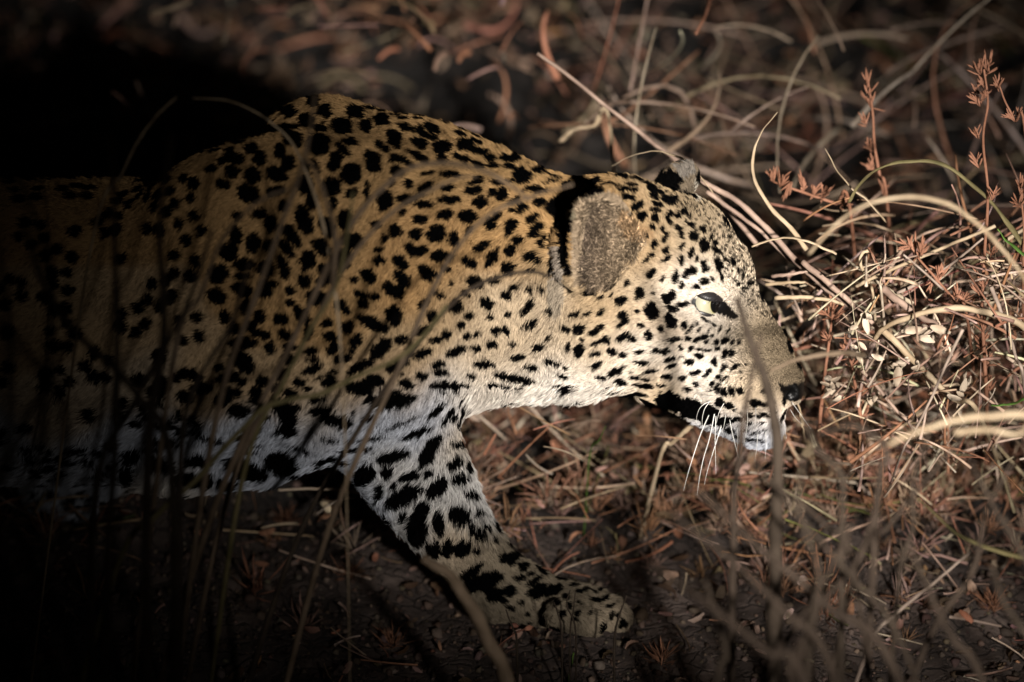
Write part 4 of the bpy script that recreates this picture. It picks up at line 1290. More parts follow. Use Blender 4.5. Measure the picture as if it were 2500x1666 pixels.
# ---- whiskers and brow bristles, each one a tapering bristle
m, nt, n, l, b = node_mat('whisker')
b.inputs['Base Color'].default_value = (0.86, 0.84, 0.80, 1); b.inputs['Roughness'].default_value = 0.35
M['whisker'] = m
for w_ in WHISKERS:
    pts_, r_ = w_[0], w_[1]
    y0 = hit(*pts_[0])[0][1]
    sp = 0.04 * rng.uniform(.5, 1.3)
    path = spline([P(u, v, y0 - sp * i / max(1, len(pts_) - 1)) for i, (u, v) in enumerate(pts_)], 14)
    V, F = sweep(path, np.linspace(1.0, .25, 14) * r_ * S * .52, 5)
    local(mesh_from('whisker', V, F, M['whisker']), leopard)

# ------------------------------------------------------------------ plants, each where it grows
def W(p):
    """('g', u, y): a foot on the soil; (u, v, y): a point in the air"""
    if p[0] == 'g':
        if p[1] > 1850 and p[2] > -.2:
            p = ('g', p[1], p[2] + .27)          # the heap stands back from the bare soil
        q = P(p[1], ground_v(p[1], p[2]), p[2])
        q[2] = float(ground_z(np.array([q[0]]), np.array([q[1]]))[0]) - 0.006
        return q
    return P(*p)


def stalk_mesh(pts, w, flat=1.0, taper=(1, .6), n=None, sides=7, roll=0.3, wob=0.0, knots=0):
    path = spline([W(p) for p in pts], n or max(10, 9 * (len(pts) - 1)))
    m = len(path)
    t = np.linspace(0, 1, m)
    r = (taper[0] + (taper[1] - taper[0]) * t) * w * .5 * S
    r = r * (1 + .06 * np.sin(t * 37 + w) + .05 * np.sin(t * 91))
    path = path + (np.sin(t * 23 + w)[:, None] * np.array([.3, .2, .5]) + np.sin(t * 51 + 2 * w)[:, None] * np.array([-.2, .1, .3])) * w * .10 * S
    if knots:
        for k in range(1, knots + 1):
            r = r * (1 + .38 * np.exp(-((t - k / (knots + 1)) / .012) ** 2))
    return sweep(path, r, sides, flat, roll, wob)


def stalk(name, label, cat, pts, w, mat, group=None, **kw):
    V, F = stalk_mesh(pts, w, **kw)
    o = mesh_from(name, V, F, M[mat])
    return tag(o, label, cat, group)


# -- straws and blades behind and above the head
stalk('straw_stalk', 'long straight pale stalk slanting up behind the neck', 'stalk', [(1312, 130, .22), (1400, 195, .21), (1500, 275, .20), (1580, 338, .19), (1660, 402, .17), (1740, 470, .15), (1850, 600, .12)], 11, 'pinkstraw', taper=(.85, 1.1), knots=1)
stalk('grass_strand', 'thin arched blade behind the far ear tip', 'grass', [(1490, 408, .14), (1540, 382, .12), (1595, 369, .11), (1640, 378, .10), (1685, 402, .09), (1740, 470, .10)], 10, 'straw', flat=.3, taper=(.4, 1.2))
stalk('straw_stalk', 'rosy stalk running from the far ear down towards the straw heap', 'stalk', [(1712, 442, .10), (1790, 485, .09), (1860, 545, .08), (1930, 622, .06), (2000, 690, .04), (2075, 745, .02)], 15, 'pinkstraw', taper=(.9, 1.1))
stalk('straw_stalk', 'second rosy stalk just beneath the one leaving the far ear', 'stalk', [(1725, 468, .10), (1790, 515, .09), (1862, 570, .09), (1930, 640, .08)], 12, 'pinkstraw')
stalk('grass_strand', 'curled buff blade bowed like a bracket behind the forehead', 'grass', [(1898, 275, .10), (1858, 325, .09), (1838, 385, .08), (1845, 445, .07), (1880, 505, .06), (1928, 555, .05), (1970, 610, .05)], 13, 'straw', flat=.35, taper=(.35, 1.0), wob=1.2)
stalk('grass_strand', 'white pointed blade tip slanting in the dark above the buff arch', 'grass', [(2015, 362, .06), (2040, 410, .05), (2075, 455, .05), (2120, 492, .05), (2160, 540, .06)], 17, 'straw', flat=.3, taper=(.12, 1.1))
stalk('grass_strand', 'pale looping blade touching the forehead outline', 'grass', [(1835, 602, .03), (1900, 582, .03), (1960, 586, .02), (2010, 606, .02), (2042, 620, .02)], 12, 'straw', flat=.45, taper=(.7, .9))
stalk('straw_stalk', 'pale level straw pointing at the bridge of the nose', 'straw', [(1893, 728, .02), (1960, 726, .01), (2030, 734, .01), (2060, 745, .01)], 12, 'straw')
stalk('straw_stalk', 'dull straw just above the pale level one by the nose', 'straw', [(1885, 675, .04), (1930, 670, .03), (1975, 662, .03)], 10, 'pinkstraw')
stalk('straw_stalk', 'short buff straw between forehead and straw heap', 'straw', [(1870, 695, .05), (1930, 690, .04), (1965, 690, .04)], 10, 'straw')
stalk('grass_arch', 'wide soft-edged beige arch of grass above the straw heap', 'grass', [(1975, 622, -.28), (2020, 570, -.29), (2090, 512, -.30), (2190, 481, -.30), (2290, 491, -.30), (2360, 525, -.30), (2430, 590, -.30), (2520, 720, -.29), (2590, 950, -.28), ('g', 2630, -.15)], 16, 'straw', taper=(.6, 1.15), flat=.6)
stalk('grass_arch', 'bright cream arch of grass leaving the photo at its edge', 'grass', [(2135, 828, -.05), (2165, 798, -.06), (2240, 768, -.07), (2340, 753, -.07), (2430, 768, -.07), (2510, 806, -.07), (2600, 900, -.06), ('g', 2660, -.05)], 18, 'straw', taper=(.6, 1.2))
stalk('grass_arch', 'olive arch of grass with yellow flecks at upper edge', 'grass', [(2072, 495, .03), (2105, 443, .02), (2160, 406, .0), (2230, 393, .0), (2300, 402, .0), (2370, 448, .0), (2440, 520, .01), (2530, 680, .02), ('g', 2620, .04)], 15, 'olivestem', taper=(.6, 1.5), flat=.5)
stalk('straw_stalk', 'long thin silvery straw sloping up to the weed stem', 'straw', [(2090, 700, -.04), (2125, 682, -.05), (2220, 640, -.05), (2320, 598, -.05), (2430, 552, -.05)], 9, 'straw', taper=(1, .9))
stalk('straw_stalk', 'second silvery straw crossing below the long thin one', 'straw', [(2190, 716, -.03), (2260, 684, -.03), (2330, 640, -.03), (2400, 582, -.03)], 9, 'greystraw')
stalk('straw_stalk', 'twisted tan straw lying under the crossing straws', 'straw', [(2190, 712, -.02), (2230, 690, -.02), (2280, 672, -.02)], 12, 'straw', flat=.5)
stalk('straw_stalk', 'upright bleached straw with a white tip in the heap', 'straw', [(2162, 620, -.05), (2155, 660, -.05), (2148, 700, -.05), (2155, 745, -.04), ('g', 2190, -.02)], 13, 'petal', flat=.5, taper=(.35, 1.3))
stalk('straw_stalk', 'bent hooked straw standing beside the bleached one', 'straw', [(2120, 612, -.04), (2104, 622, -.04), (2102, 650, -.04), (2122, 690, -.03), (2135, 760, -.03), ('g', 2160, .0)], 10, 'straw')
stalk('dry_stalk', 'thick grey-pink stalk leaning through the straw heap', 'stalk', [(2155, 705, -.06), (2200, 740, -.05), (2250, 775, -.05), (2290, 792, -.04)], 19, 'pinkstraw')
stalk('dry_stalk', 'cracked beige stalk slanting down below the pale petals', 'stalk', [(2150, 800, -.05), (2200, 850, -.05), (2260, 910, -.06), (2330, 975, -.06), (2390, 1010, -.07), ('g', 2480, -.08)], 17, 'straw')
stalk('dry_stalk', 'light stalk running down from the rosy stalks into the heap', 'stalk', [(1960, 640, .03), (2020, 690, .01), (2075, 738, .0), (2140, 800, -.02), (2200, 870, -.03)], 16, 'pinkstraw')
stalk('straw_stalk', 'thin grey straw crossing steeply before the dark hollow', 'straw', [(2350, 805, -.12), (2310, 890, -.12), (2275, 970, -.12), (2235, 1050, -.12), (2200, 1110, -.12), ('g', 2150, -.11)], 8, 'greystraw')
stalk('straw_stalk', 'rosy straw sloping across the dark hollow beside the nose', 'straw', [(2105, 905, -.06), (2150, 955, -.06), (2190, 1005, -.06), (2225, 1045, -.06), ('g', 2290, -.07)], 10, 'pinkstraw')
stalk('straw_stalk', 'grey straw at the frame edge beside the tall weed', 'straw', [(2420, 700, -.06), (2450, 780, -.06), (2480, 870, -.06), (2500, 940, -.06), ('g', 2520, -.06)], 11, 'greystraw')
stalk('fallen_stalk', 'wide blurred cream stalk across the lower edge of the heap', 'stalk', [(2170, 1085, -.52), (2240, 1055, -.52), (2320, 1030, -.52), (2420, 1016, -.52), (2530, 1020, -.52), (2680, 1100, -.46), ('g', 2900, -.4)], 18, 'straw', taper=(.5, 1.1))
stalk('fallen_stalk', 'short blurred bright stalk just below the wide cream one', 'stalk', [(2330, 1058, -.50), (2400, 1050, -.50), (2480, 1062, -.50), (2600, 1090, -.44), ('g', 2860, -.38)], 13, 'straw')
stalk('straw_stalk', 'thick yellow straw stub under the jaw', 'straw', [(1698, 1032, .02), (1670, 1055, .02), (1640, 1082, .03), (1615, 1108, .04), ('g', 1560, .10)], 13, 'straw', taper=(1.1, .8))
stalk('straw_stalk', 'straw-coloured blade hanging just past the nose', 'straw', [(1940, 965, .02), (1955, 1010, .02), (1962, 1060, .02), ('g', 1965, .03)], 15, 'straw', flat=.4, taper=(.8, .5))
stalk('grass_stalk', 'pale straw lying bent across the dark soil below the nose', 'straw', [(2090, 1240, .10), (2125, 1220, .10), (2180, 1195, .11)], 14, 'straw', flat=.4, taper=(.8, .4))
stalk('grass_stalk', 'grey twig with a white end on the litter below the nose', 'twig', [(2095, 1182, .10), (2130, 1212, .09), (2180, 1250, .07)], 10, 'greystraw')
stalk('grass_strand', 'small green blade beneath the jaw', 'grass', [(1478, 1042, .02), (1462, 1075, .03), (1440, 1110, .06), ('g', 1425, .10)], 14, 'greenleaf', flat=.25, taper=(.3, 1.2))
stalk('grass_strand', 'yellow-green blade on the soil beyond the paw', 'grass', [(1478, 1285, .06), (1495, 1300, .06), (1505, 1312, .05), ('g', 1510, .05)], 9, 'olivestem', flat=.3, taper=(.4, 1))
stalk('grass_strand', 'dull green blade standing in the soil under the paw', 'grass', [(1400, 1595, -.17), (1395, 1625, -.17), (1390, 1650, -.17), ('g', 1388, -.18)], 15, 'greenleaf', flat=.3)
stalk('grass_strand', 'green leaf blade entering from the edge beside the tall weed', 'grass', [(2435, 560, -.05), (2460, 590, -.05), (2505, 625, -.06), (2600, 700, -.06), ('g', 2650, -.05)], 19, 'greenleaf', flat=.3, taper=(.4, 1.2))
stalk('grass_strand', 'bright green leaf at the edge above the wide cream stalk', 'grass', [(2420, 990, -.05), (2465, 988, -.05), (2520, 978, -.05), (2580, 1060, -.05), ('g', 2600, -.05)], 22, 'greenleaf', flat=.25, taper=(.3, 1.1))
stalk('grass_strand', 'green-yellow blurred blade in front of the litter at the edge', 'grass', [(2240, 1215, -.30), (2320, 1290, -.30), (2400, 1335, -.32), (2520, 1370, -.34), (2640, 1450, -.36), ('g', 2760, -.38)], 24, 'olivestem', flat=.4, taper=(.4, 1.2))
stalk('grass_strand', 'tan curled straw lying over the litter behind the neck', 'grass', [(1370, 345, .34), (1400, 318, .33), (1450, 308, .32), (1490, 320, .32), ('g', 1530, .42)], 20, 'straw', flat=.5)

# -- blades and stems between the lens and the animal's flank
stalk('grass_arch', 'brown grass arch over the top of the neck', 'grass', [('g', 330, -.34), (520, 1250, -.34), (700, 860, -.34), (850, 560, -.34), (945, 450, -.34), (1010, 408, -.34), (1090, 398, -.34), (1180, 418, -.34), (1250, 455, -.34), (1295, 490, -.34)], 15, 'brownstem', taper=(1.1, .5))
stalk('grass_arch', 'fine brown blade under the arch over the neck', 'grass', [('g', 420, -.31), (560, 1200, -.31), (730, 860, -.32), (850, 640, -.33), (950, 525, -.33), (1040, 470, -.33), (1110, 438, -.33), (1165, 430, -.33)], 12, 'brownstem', taper=(1.1, .5))
stalk('grass_arch', 'long brown blade climbing the neck to the back of the ear', 'grass', [('g', 640, -.34), (800, 1300, -.34), (960, 930, -.34), (1060, 700, -.34), (1120, 600, -.34), (1200, 520, -.34), (1300, 480, -.34), (1400, 450, -.34)], 13, 'brownstem', taper=(1.2, .5))
stalk('grass_arch', 'dark blade bowing over the side of the neck below the ear', 'grass', [('g', 560, -.28), (720, 1330, -.28), (900, 1010, -.28), (1060, 790, -.28), (1140, 712, -.28), (1220, 676, -.28), (1295, 664, -.28), (1345, 678, -.28)], 12, 'darkstem', taper=(1.2, .6))
stalk('green_stem', 'long olive stem crossing the chest from the dark to the neck', 'stem', [('g', 120, -.36), (290, 1375, -.36), (380, 1260, -.36), (470, 1180, -.36), (560, 1080, -.36), (640, 1000, -.36), (700, 978, -.36), (780, 962, -.36), (870, 920, -.36), (980, 870, -.36), (1050, 800, -.36), (1090, 745, -.36)], 14, 'olivestem', taper=(1.1, .6))
stalk('green_stem', 'short olive shoot standing up across the shoulder', 'stem', [('g', 480, -.35), (590, 1180, -.35), (690, 940, -.35), (720, 880, -.35), (760, 800, -.35), (820, 700, -.35), (850, 560, -.35), (862, 470, -.35)], 10, 'olivestem', taper=(1.3, .5))
stalk('grass_arch', 'grey-brown stem forking up across the shoulder hump', 'grass', [('g', 400, -.34), (520, 1060, -.36), (640, 680, -.36), (730, 430, -.36), (755, 330, -.36), (770, 230, -.36)], 13, 'brownstem', taper=(1.2, .6))
stalk('grass_arch', 'brown blade sloping down the shoulder from the hump', 'grass', [(752, 392, -.36), (775, 430, -.36), (800, 500, -.36), (818, 580, -.35), (812, 700, -.35)], 12, 'brownstem', taper=(.6, 1.1))
stalk('grass_arch', 'dun blade curving up from the flank in half shadow', 'grass', [('g', 300, -.34), (420, 900, -.35), (490, 720, -.35), (540, 590, -.35), (620, 500, -.35), (705, 460, -.35)], 12, 'brownstem', taper=(1.1, .5))
stalk('grass_arch', 'thin arched blade lit against the dark behind the shoulder', 'grass', [(470, 240, -.20), (540, 243, -.20), (600, 262, -.20), (660, 298, -.20), (730, 380, -.22), (800, 600, -.3), (840, 1000, -.36), ('g', 860, -.4)], 9, 'straw', flat=.4, taper=(.5, 1))
stalk('grass_arch', 'faint blade rising in the dark beyond the back', 'grass', [('g', 60, -.22), (215, 640, -.22), (300, 420, -.22), (340, 340, -.22), (385, 280, -.22), (430, 238, -.22)], 9, 'straw', flat=.4, taper=(1, .5))
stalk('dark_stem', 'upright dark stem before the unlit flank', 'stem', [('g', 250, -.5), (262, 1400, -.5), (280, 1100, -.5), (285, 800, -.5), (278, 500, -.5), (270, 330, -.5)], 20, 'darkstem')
stalk('fallen_stalk', 'thick blurred brown stalk leaning in front of the fore leg', 'stalk', [(1030, 1362, -.42), (1090, 1400, -.42), (1140, 1465, -.42), (1190, 1560, -.42), (1240, 1680, -.42), ('g', 1300, -.44)], 34, 'brownstem', taper=(.6, 1.2))
stalk('dark_stem', 'blurred dark stem rising past the nose over the muzzle', 'stem', [(1798, 730, -.40), (1825, 810, -.41), (1858, 900, -.42), (1885, 990, -.43), (1898, 1100, -.44), (1895, 1300, -.45), (1890, 1500, -.46), ('g', 1880, -.47)], 26, 'darkstem', taper=(.5, 1.6))
stalk('brown_stem', 'blurred brown stem in front of the whisker pad', 'stem', [(1858, 820, -.42), (1835, 920, -.42), (1820, 1000, -.43), (1800, 1150, -.44), (1790, 1300, -.45), ('g', 1780, -.47)], 20, 'fgstem', taper=(.35, 1.0))
stalk('straw_stalk', 'blurred buff straw pointing at the tip of the nose', 'straw', [(1880, 905, -.30), (1940, 880, -.30), (2000, 868, -.30), (2060, 862, -.28), (2110, 868, -.22)], 15, 'brownstem', taper=(.5, 1))
# blurred stems low in front
FG = [([(1700, 1195), (1790, 1330), (1900, 1480), (2010, 1640)], 38, 'brownstem', -.60), ([(1640, 1250), (1760, 1380), (1860, 1500), (1930, 1660)], 34, 'brownstem', -.64),
      ([(2090, 1280), (2110, 1420), (2140, 1540), (2165, 1680)], 30, 'brownstem', -.55), ([(2215, 1320), (2240, 1430), (2260, 1560), (2320, 1690)], 34, 'brownstem', -.60),
      ([(2340, 1080), (2325, 1180), (2320, 1280), (2330, 1420)], 22, 'brownstem', -.45), ([(2360, 1350), (2330, 1420), (2300, 1500), (2285, 1580)], 18, 'greystraw', -.30),
      ([(2440, 1260), (2420, 1370), (2430, 1500), (2410, 1650)], 30, 'darkstem', -.55), ([(2380, 1130), (2410, 1260), (2440, 1380), (2480, 1500)], 26, 'brownstem', -.50),
      ([(1960, 1020), (2010, 1090), (2080, 1170), (2120, 1300)], 26, 'darkstem', -.50), ([(1990, 1060), (2060, 1040), (2140, 1070), (2200, 1120), (2260, 1250)], 26, 'brownstem', -.50),
      ([(1950, 1120), (1990, 1260), (2050, 1400), (2080, 1600)], 32, 'darkstem', -.62), ([(1720, 1420), (1770, 1500), (1800, 1600), (1810, 1700)], 30, 'darkstem', -.60),
      ([(1600, 1380), (1690, 1480), (1760, 1590), (1800, 1690)], 36, 'brownstem', -.68), ([(2480, 1130), (2460, 1250), (2490, 1400), (2470, 1600)], 26, 'brownstem', -.48),
      ([(2000, 1420), (2030, 1500), (2030, 1600), (2040, 1700)], 30, 'brownstem', -.62), ([(2150, 1180), (2180, 1260), (2200, 1380), (2200, 1560)], 24, 'brownstem', -.52),
      ([(1880, 1180), (1930, 1210), (2000, 1290), (2040, 1400)], 22, 'brownstem', -.50), ([(2260, 1060), (2290, 1180), (2340, 1290), (2360, 1440)], 22, 'darkstem', -.46),
      ([(1840, 1120), (1830, 1250), (1850, 1400), (1830, 1600)], 24, 'darkstem', -.55), ([(2430, 1380), (2380, 1480), (2360, 1600), (2350, 1700)], 30, 'darkstem', -.58)]
FGL = ['blurred brown stem slanting from below the whiskers to the bottom edge', 'blurred brown stem just outside the one below the whiskers', 'blurred brown stem bending over the middle of the bare soil', 'blurred brown stem curving to the bottom beside the grey bent stem', 'short blurred brown stem before the foot of the cream stalk', 'pale grey bent stem among the blurred stems low at the edge', 'blurred dark stem nearest the lower corner by the rusty tuft', 'blurred brown stem crossing the green-yellow blade', 'blurred dark stem sloping away below the nose', 'blurred brown stem hooked over like a cane below the straw heap', 'blurred dark stem leaning through the middle of the bare soil', 'blurred dark stub low before the toes', 'wide blurred brown stem rising before the tip of the paw', 'blurred brown stem at the very edge below the cream stalk', 'blurred brown stub at the bottom of the bare soil', 'blurred thin brown stem between the pale bent straw and the olive blade', 'blurred brown stem sloping below the long dark muzzle stem', 'blurred thin dark stem below the wide cream stalk', 'blurred dark stem hanging beside the foot of the muzzle stem', 'blurred dark stem leaning inward in the lower corner']
SHEAR = (.55, -.45, .25, -.75, .8, -.2, .4, -.6)
for (pts, w_, mt, y_), lab in zip(FG, FGL):
    y2 = y_ * 1.05 if mt != 'greystraw' else y_
    k_ = SHEAR[len(lab) % len(SHEAR)]
    pp = [(u + k_ * (v - pts[0][1]) + 9 * math.sin(v * .05 + u), v, y2) for u, v in pts]
    pts = [(p[0], p[1]) for p in pp]
    pp.append(('g', pts[-1][0] + (pts[-1][0] - pts[-2][0]) * 1.5, y2 - .02))
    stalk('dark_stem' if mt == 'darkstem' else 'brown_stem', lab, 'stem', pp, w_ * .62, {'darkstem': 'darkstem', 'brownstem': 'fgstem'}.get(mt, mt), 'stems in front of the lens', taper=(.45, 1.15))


# dark stems across the unlit flank, and thin ones before the paw
for (pts, w_, y_, lab) in (
        ([(420, 330), (390, 560), (400, 820), (360, 1150)], 24, -.5, 'dark stem leaning across the flank behind the shoulder'),
        ([(520, 560), (450, 760), (330, 980), (230, 1230)], 18, -.42, 'dark stem slanting down over the belly in the gloom'),
        ([(60, 560), (140, 760), (330, 960), (420, 1180)], 22, -.5, 'dark stem crossing the gloom towards the elbow'),
        ([(610, 640), (560, 800), (470, 960), (440, 1180)], 14, -.38, 'thin dark stem along the back of the shoulder'),
        ([(1392, 1440), (1384, 1480), (1405, 1540)], 5, -.19, 'thin dark stem standing against the paw'),
        ([(1405, 1442), (1400, 1490), (1392, 1545)], 5, -.185, 'short straw-thin stem beside the one against the paw'),
        ([(1352, 1470), (1368, 1520), (1372, 1565)], 6, -.2, 'bent dark twig in front of the paw'),
        ([(1235, 1490), (1250, 1530), (1262, 1570)], 7, -.2, 'dark twig before the wrist'),
        ([(1530, 1455), (1510, 1510), (1500, 1570)], 7, -.22, 'dark twig just past the toes')):
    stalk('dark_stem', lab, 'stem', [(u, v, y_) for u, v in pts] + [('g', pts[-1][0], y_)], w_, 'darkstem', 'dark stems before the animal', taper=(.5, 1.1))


# -- red weeds: a stem with bunches of seed heads
def bunch(u, v, y, size, up_u, up_v, n=11):
    parts = []
    c = P(u, v, y)
    ax = P(u + up_u, v + up_v, y) - c; ax /= np.linalg.norm(ax)
    for k in range(n):
        d = ax + rng.normal(0, .38, 3); d /= np.linalg.norm(d)
        ln = size * S * rng.uniform(.5, 1.0)
        b0 = c + ax * size * S * rng.uniform(-.35, .25) + rng.normal(0, .05 * size * S, 3)
        bend = rng.normal(0, .12, 3) * ln
        path = np.array([b0, b0 + d * ln * .35 + bend * .3, b0 + d * ln * .75 + bend * .8, b0 + d * ln + bend])
        parts.append(sweep(path, np.array([.5, 1.0, .95, .25]) * size * S * rng.uniform(.045, .075), 5))
    return merge(parts)


def weed(name, label, stem, w, heads, mat='redweed', y=0.0):
    root = empty(name, W(stem[-1]))
    tag(root, label, 'weed', 'red seeding weeds')
    V, F = stalk_mesh(stem, w, taper=(.6, 1.3))
    local(mesh_from('stem', V, F, M[mat]), root)
    for (u, v, sz, du, dv) in heads:
        V, F = bunch(u, v, y + rng.normal(0, .006), sz, du, dv)
        local(mesh_from('seed_head', V, F, M[mat]), root)
    return root


weed('red_weed', 'tall rusty weed with a bushy top near the frame edge', [(2402, 170, .0), (2412, 250, .0), (2400, 340, .0), (2412, 470, .0), (2405, 600, .0), (2398, 760, .0), (2408, 960, .0), ('g', 2412, .0)], 8,
     [(2392, 175, 42, -8, -30), (2412, 170, 44, 12, -30), (2400, 205, 36, -14, -20), (2390, 255, 40, -12, -22), (2388, 225, 30, -18, -18), (2405, 235, 34, 6, -26), (2385, 400, 38, -12, -30), (2385, 330, 34, -10, -25), (2425, 480, 30, 8, -28), (2398, 690, 44, -10, -30), (2420, 620, 40, 16, -22), (2392, 720, 36, -16, -24), (2402, 800, 48, 0, -30), (2396, 850, 52, -6, -30), (2406, 900, 52, 4, -30), (2412, 950, 46, 2, -30)])
weed('red_weed', 'slender rusty weed leaning beyond the tall bushy one', [(2438, 205, .02), (2455, 250, .02), (2478, 295, .02), (2505, 350, .02), ('g', 2540, .04)], 6, [(2436, 215, 34, -4, -28), (2470, 290, 32, -16, -16), (2484, 285, 30, 8, -24)], y=.02)
weed('red_weed', 'soft-edged rusty weed standing behind the olive arch', [(2118, 190, .18), (2130, 270, .18), (2135, 350, .18), (2148, 430, .17), (2165, 490, .16), ('g', 2200, .14)], 8, [(2118, 215, 44, 0, -30), (2128, 250, 40, 8, -30), (2112, 300, 36, -14, -22), (2124, 360, 36, -12, -24), (2130, 410, 38, -16, -20), (2160, 470, 34, 4, -26)], y=.18)
weed('red_weed', 'rusty weed sprig lying across the silvery straws', [(2225, 605, -.06), (2250, 640, -.06), (2285, 680, -.06), (2320, 722, -.05), (2360, 770, -.04), ('g', 2400, .0)], 7, [(2228, 612, 44, -12, -26), (2248, 618, 44, 6, -30), (2236, 630, 40, 14, -20), (2215, 600, 36, -26, -14), (2290, 680, 38, 4, -28), (2300, 668, 34, -10, -22), (2335, 725, 40, 2, -30), (2350, 735, 36, 18, -20), (2275, 690, 30, -14, 16)], y=-.06)
weed('red_weed', 'peach coloured weed sprig lying flat behind the forehead', [(1878, 440, .14), (1930, 460, .13), (1985, 478, .12), (2040, 498, .11), (2075, 512, .10), ('g', 2120, .08)], 8, [(1885, 438, 40, -10, -22), (1905, 446, 44, 4, -24), (1925, 455, 40, -8, 18), (1960, 460, 48, -2, -26), (1985, 475, 46, 10, -24), (2010, 480, 44, 6, -22), (2055, 500, 36, 10, -20)], y=.125)
weed('red_weed', 'rusty weed half out of the photo at the edge', [(2490, 455, .0), (2500, 560, .0), (2498, 700, .0), ('g', 2500, .0)], 7, [(2490, 462, 42, 0, -30), (2500, 480, 44, 10, -26), (2486, 500, 40, -14, -20), (2496, 640, 40, -8, -26)], y=.0)
weed('red_weed', 'rusty weed stems standing just past the tip of the nose', [(2035, 745, .02), (2025, 830, .02), (2012, 930, .02), (2000, 1040, .02), ('g', 1990, .03)], 9, [(2030, 760, 44, 4, -28), (2040, 775, 46, 16, -18), (2020, 770, 40, -18, -14), (2024, 830, 30, -6, -24)], y=.02)
weed('red_weed', 'twin rusty weed stalk between the nose and the dark hollow', [(2068, 835, .0), (2078, 890, .0), (2092, 960, .0), (2105, 1040, .0), ('g', 2115, .01)], 9, [(2066, 850, 34, -4, -26), (2078, 900, 40, 8, -24), (2100, 960, 44, 6, -26), (2110, 1010, 40, 10, -20), (2070, 870, 34, -14, -20)], y=.0)

# -- small tufts on the ground that stand out
for (u, v, sz, label) in ((1560, 1108, 62, 'bright rusty tuft on the ground beneath the jaw'), (1505, 1150, 58, 'rusty tuft under the bright one beneath the jaw'), (1640, 1062, 54, 'rusty tuft close under the black lip'),
                          (700, 1262, 50, 'rusty tuft in the shade beneath the chest'), (850, 1390, 60, 'withered tuft in the shade behind the fore leg'), (1615, 1600, 54, 'rusty stump-like tuft on the soil beyond the toes'),
                          (2420, 1470, 58, 'rusty tuft on the soil among the stems at the edge'), (960, 1560, 52, 'withered tuft on the dark soil near the bottom of the photo'), (1440, 1060, 46, 'rusty tuft beside the small green blade')):
    g = on_ground(u, v + 20)
    gz = float(ground_z(np.array([g[0]]), np.array([g[1]]))[0])
    g = on_ground(u, v + 20, gz)
    T, F, base, d, s, uu, scl, tint = needle_tufts(np.array([g[0]]), np.array([g[1]]), np.array([gz]), np.array([sz * S]), 46, np.array([[0.34, 0.17, 0.105]]))
    o = scatter('weed_tuft', T, F, base, d, s, uu, scl * .9, np.clip(tint, .01, .9), M['litter'])
    tag(o, label, 'tuft', 'rusty tufts on the ground')


# -- bleached curled petals caught in the heap
def petal(c, size, d, nrm, curl):
    s = np.cross(d, nrm); s /= np.linalg.norm(s)
    V, F = [], []
    for side in (0, 1):
        for i in range(5):
            t = i / 4
            w = size * .24 * math.sin(math.pi * (.12 + .80 * t))
            for j in (-1, 0, 1):
                V.append(c + d * size * t + nrm * (curl * size * t * t + abs(j) * w * .5 - side * size * .05) + s * j * w)
    for i in range(4):
        for j in range(2):
            q = (i * 3 + j, i * 3 + j + 1, i * 3 + j + 4, i * 3 + j + 3)
            F.append(q); F.append(tuple(15 + k for k in q[::-1]))
    ring = [0, 1, 2, 5, 8, 11, 14, 13, 12, 9, 6, 3]
    for a, b in zip(ring, ring[1:] + ring[:1]):
        F.append((b, a, 15 + a, 15 + b))
    return V, F


for (u, v, y, n_, sz, label) in ((2115, 765, -.05, 5, 46, 'bleached curled husk at the top of the straw heap'), (2185, 885, -.06, 9, 46, 'cluster of bleached petals in the middle of the straw heap'),
                                 (2255, 815, -.06, 6, 44, 'white three-lobed dry flower under the cream arch'), (2100, 830, -.05, 4, 34, 'small yellowish dry flower beside the middle cluster'),
                                 (2345, 960, -.07, 7, 44, 'pale curled husks near the tall weed foot'), (2035, 950, .0, 8, 38, 'pale petals lying just beyond the nose'),
                                 (2120, 960, -.02, 5, 36, 'pink-white petal by the twin weed stalk'), (2240, 895, -.06, 4, 30, 'small round husk beside the cracked beige stalk')):
    root = empty('dried_flower', P(u, v, y))
    tag(root, label, 'dried flower', 'bleached petals in the straw')
    for k in range(n_):
        d = rng.normal(0, 1, 3); d[1] *= .5; d /= np.linalg.norm(d)
        nr = -FWD + rng.normal(0, .5, 3); nr -= (nr @ d) * d; nr /= np.linalg.norm(nr)
        c = P(u + rng.normal(0, sz * .35), v + rng.normal(0, sz * .35), y + rng.normal(0, .008))
        V, F = petal(c, sz * S * rng.uniform(.6, 1.0), d, nr, rng.uniform(-.4, 1.1))
        local(mesh_from('petal', V, F, M['petal']), root)

# -- the tangle: stems and blades past counting
parts, tints = [], []


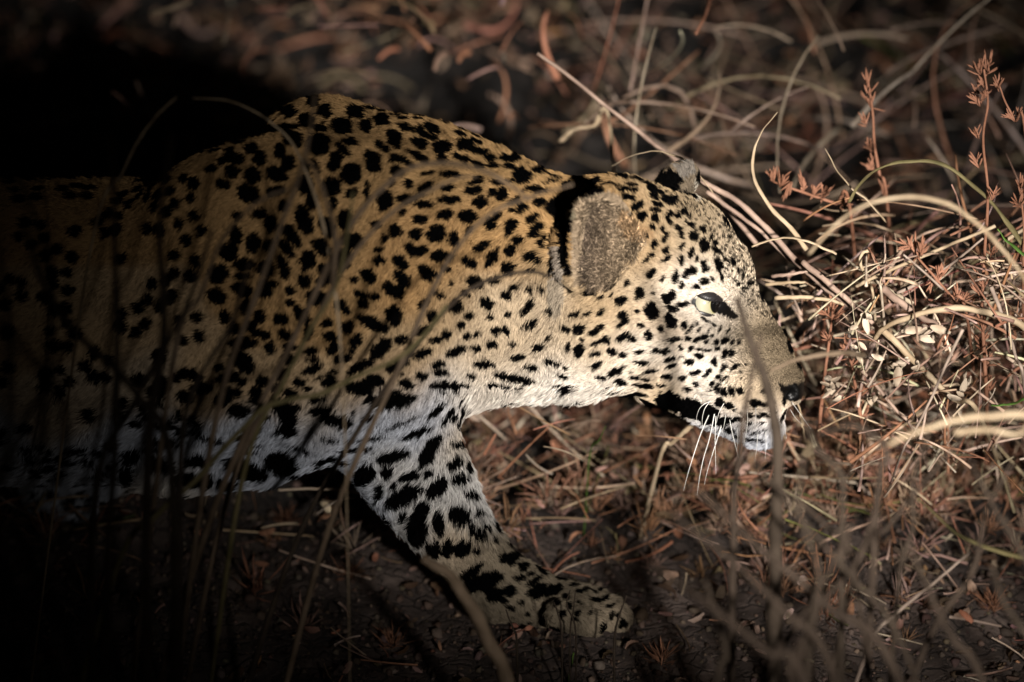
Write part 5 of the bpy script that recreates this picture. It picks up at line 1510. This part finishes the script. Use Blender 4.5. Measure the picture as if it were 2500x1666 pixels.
def tangle(n, ulo, uhi, vlo, vhi, ylo, yhi, wlo, whi, llo, lhi, cols, wts, sag=.35):
    c = palette(n, cols, wts)
    for k in range(n):
        u, v, y = rng.uniform(ulo, uhi), rng.uniform(vlo, vhi), rng.uniform(ylo, yhi)
        p = P(u, v, y)
        gz = float(ground_z(np.array([p[0]]), np.array([p[1]]))[0])
        if p[2] < gz + .004:
            p[2] = gz + rng.uniform(.003, .05)
        d = rng.normal(0, 1, 3); d[2] = abs(d[2]) * .75; d /= np.linalg.norm(d)
        ln = rng.uniform(llo, lhi)
        side = rng.normal(0, 1, 3); side -= (side @ d) * d; side /= np.linalg.norm(side)
        bow = rng.normal(0, sag) * ln
        path = np.array([p + d * ln * (t_ - .5) + side * bow * (t_ - .5) ** 2 * 2 + np.array([0, 0, -sag * ln * (t_ - .4) ** 2]) for t_ in np.linspace(0, 1, 8)])
        gzp = ground_z(path[:, 0], path[:, 1])
        path[:, 2] = np.maximum(path[:, 2], gzp + .002)
        w_ = rng.uniform(wlo, whi) * S * .5
        V, F = sweep(path, np.linspace(1, .5, 8) * w_, 5, rng.choice([1.0, .4]), rng.uniform(0, 3))
        parts.append((V, F)); tints.append(np.repeat(c[k][None], len(V), 0))


# in the heap to the right of the head
tangle(460, 2060, 2600, 620, 1150, -.08, .24, 4, 11, .02, .10, (PALE, MAUVE, RUST, DUN), (3.2, 2.4, 2, 1), .10)
tangle(90, 1890, 2100, 640, 1150, .06, .26, 4, 10, .02, .10, (PALE, MAUVE, RUST, DUN), (2, 2.4, 2.4, 1), .10)
tangle(120, 2000, 2560, 500, 800, .05, .35, 5, 13, .04, .16, (MAUVE, DUN, RUST, PALE), (2, 1.5, 2, .8), .15)
V, F = merge(parts); tn = np.vstack(tints)
o = mesh_from('grass_tangle', V, F, M['litter'], tint=tn)
tag(o, 'tangled heap of dry grass and straw in front of the muzzle', 'dry grass', kind='stuff')
parts, tints = [], []
# farther off, out of focus
tangle(125, 1450, 2600, -80, 520, .35, 1.3, 7, 17, .05, .26, ((0.27, 0.19, 0.15), (0.24, 0.18, 0.125), (0.34, 0.275, 0.22), (0.25, 0.13, 0.085)), (2.2, 1.6, 2.2, 1.2), .22)
tangle(110, 250, 1500, -60, 330, .5, 1.35, 8, 22, .02, .08, (MAUVE, RUST, (0.36, 0.28, 0.22), DUN), (2, 2, 1, 1.2), .4)
V, F = merge(parts); tn = np.vstack(tints)
o = mesh_from('far_grass_tangle', V, F, M['litter'], tint=tn)
tag(o, 'blurred tangle of grey and rusty stalks beyond the animal', 'dry grass', kind='stuff')
parts, tints = [], []
# fine stems over the litter below the head
tangle(260, 1150, 2500, 1000, 1420, .0, .35, 3.5, 9, .02, .085, (RUST, MAUVE, PALE, DUN, GREENY), (3, 2, 1.2, 1.5, .5), .08)
V, F = merge(parts); tn = np.vstack(tints)
o = mesh_from('fine_litter_stems', V, F, M['litter'], tint=tn)
tag(o, 'fine dry stems sticking up from the litter under the head', 'dry stems', kind='stuff')

# unseen grass below the view, added to shade the paw and bottom edge
parts = []
for k in range(250):
    y_ = rng.uniform(-2.3, -1.5)
    u_ = rng.uniform(2850, 3750) if k > 110 else rng.uniform(1500, 2850)
    top = rng.uniform(1840, 2200) if rng.random() < .8 else rng.uniform(1900, 2400)
    tip = P(u_, top, y_)
    lean = rng.normal(0, .10, 2)
    foot = np.array([tip[0] - lean[0], tip[1] - lean[1], 0.0])
    foot[2] = float(ground_z(foot[:1], foot[1:2])[0]) - .01
    mid = foot * .45 + tip * .55 + np.array([-lean[0] * .2, -lean[1] * .2, .05])
    parts.append(sweep(spline([foot, mid, tip], 7), np.array([.7, .95, 1, 1, .9, .7, .2]) * rng.uniform(.003, .007), 4, .3, rng.uniform(0, 3)))
V, F = merge(parts)
o = mesh_from('shade_grass', V, F, M['litter'], tint=np.tile(np.array([[.22, .16, .10]]), (len(V), 1)))
tag(o, 'unseen stand of tall dry grass added to shade the paw and bottom edge', 'dry grass', kind='stuff')
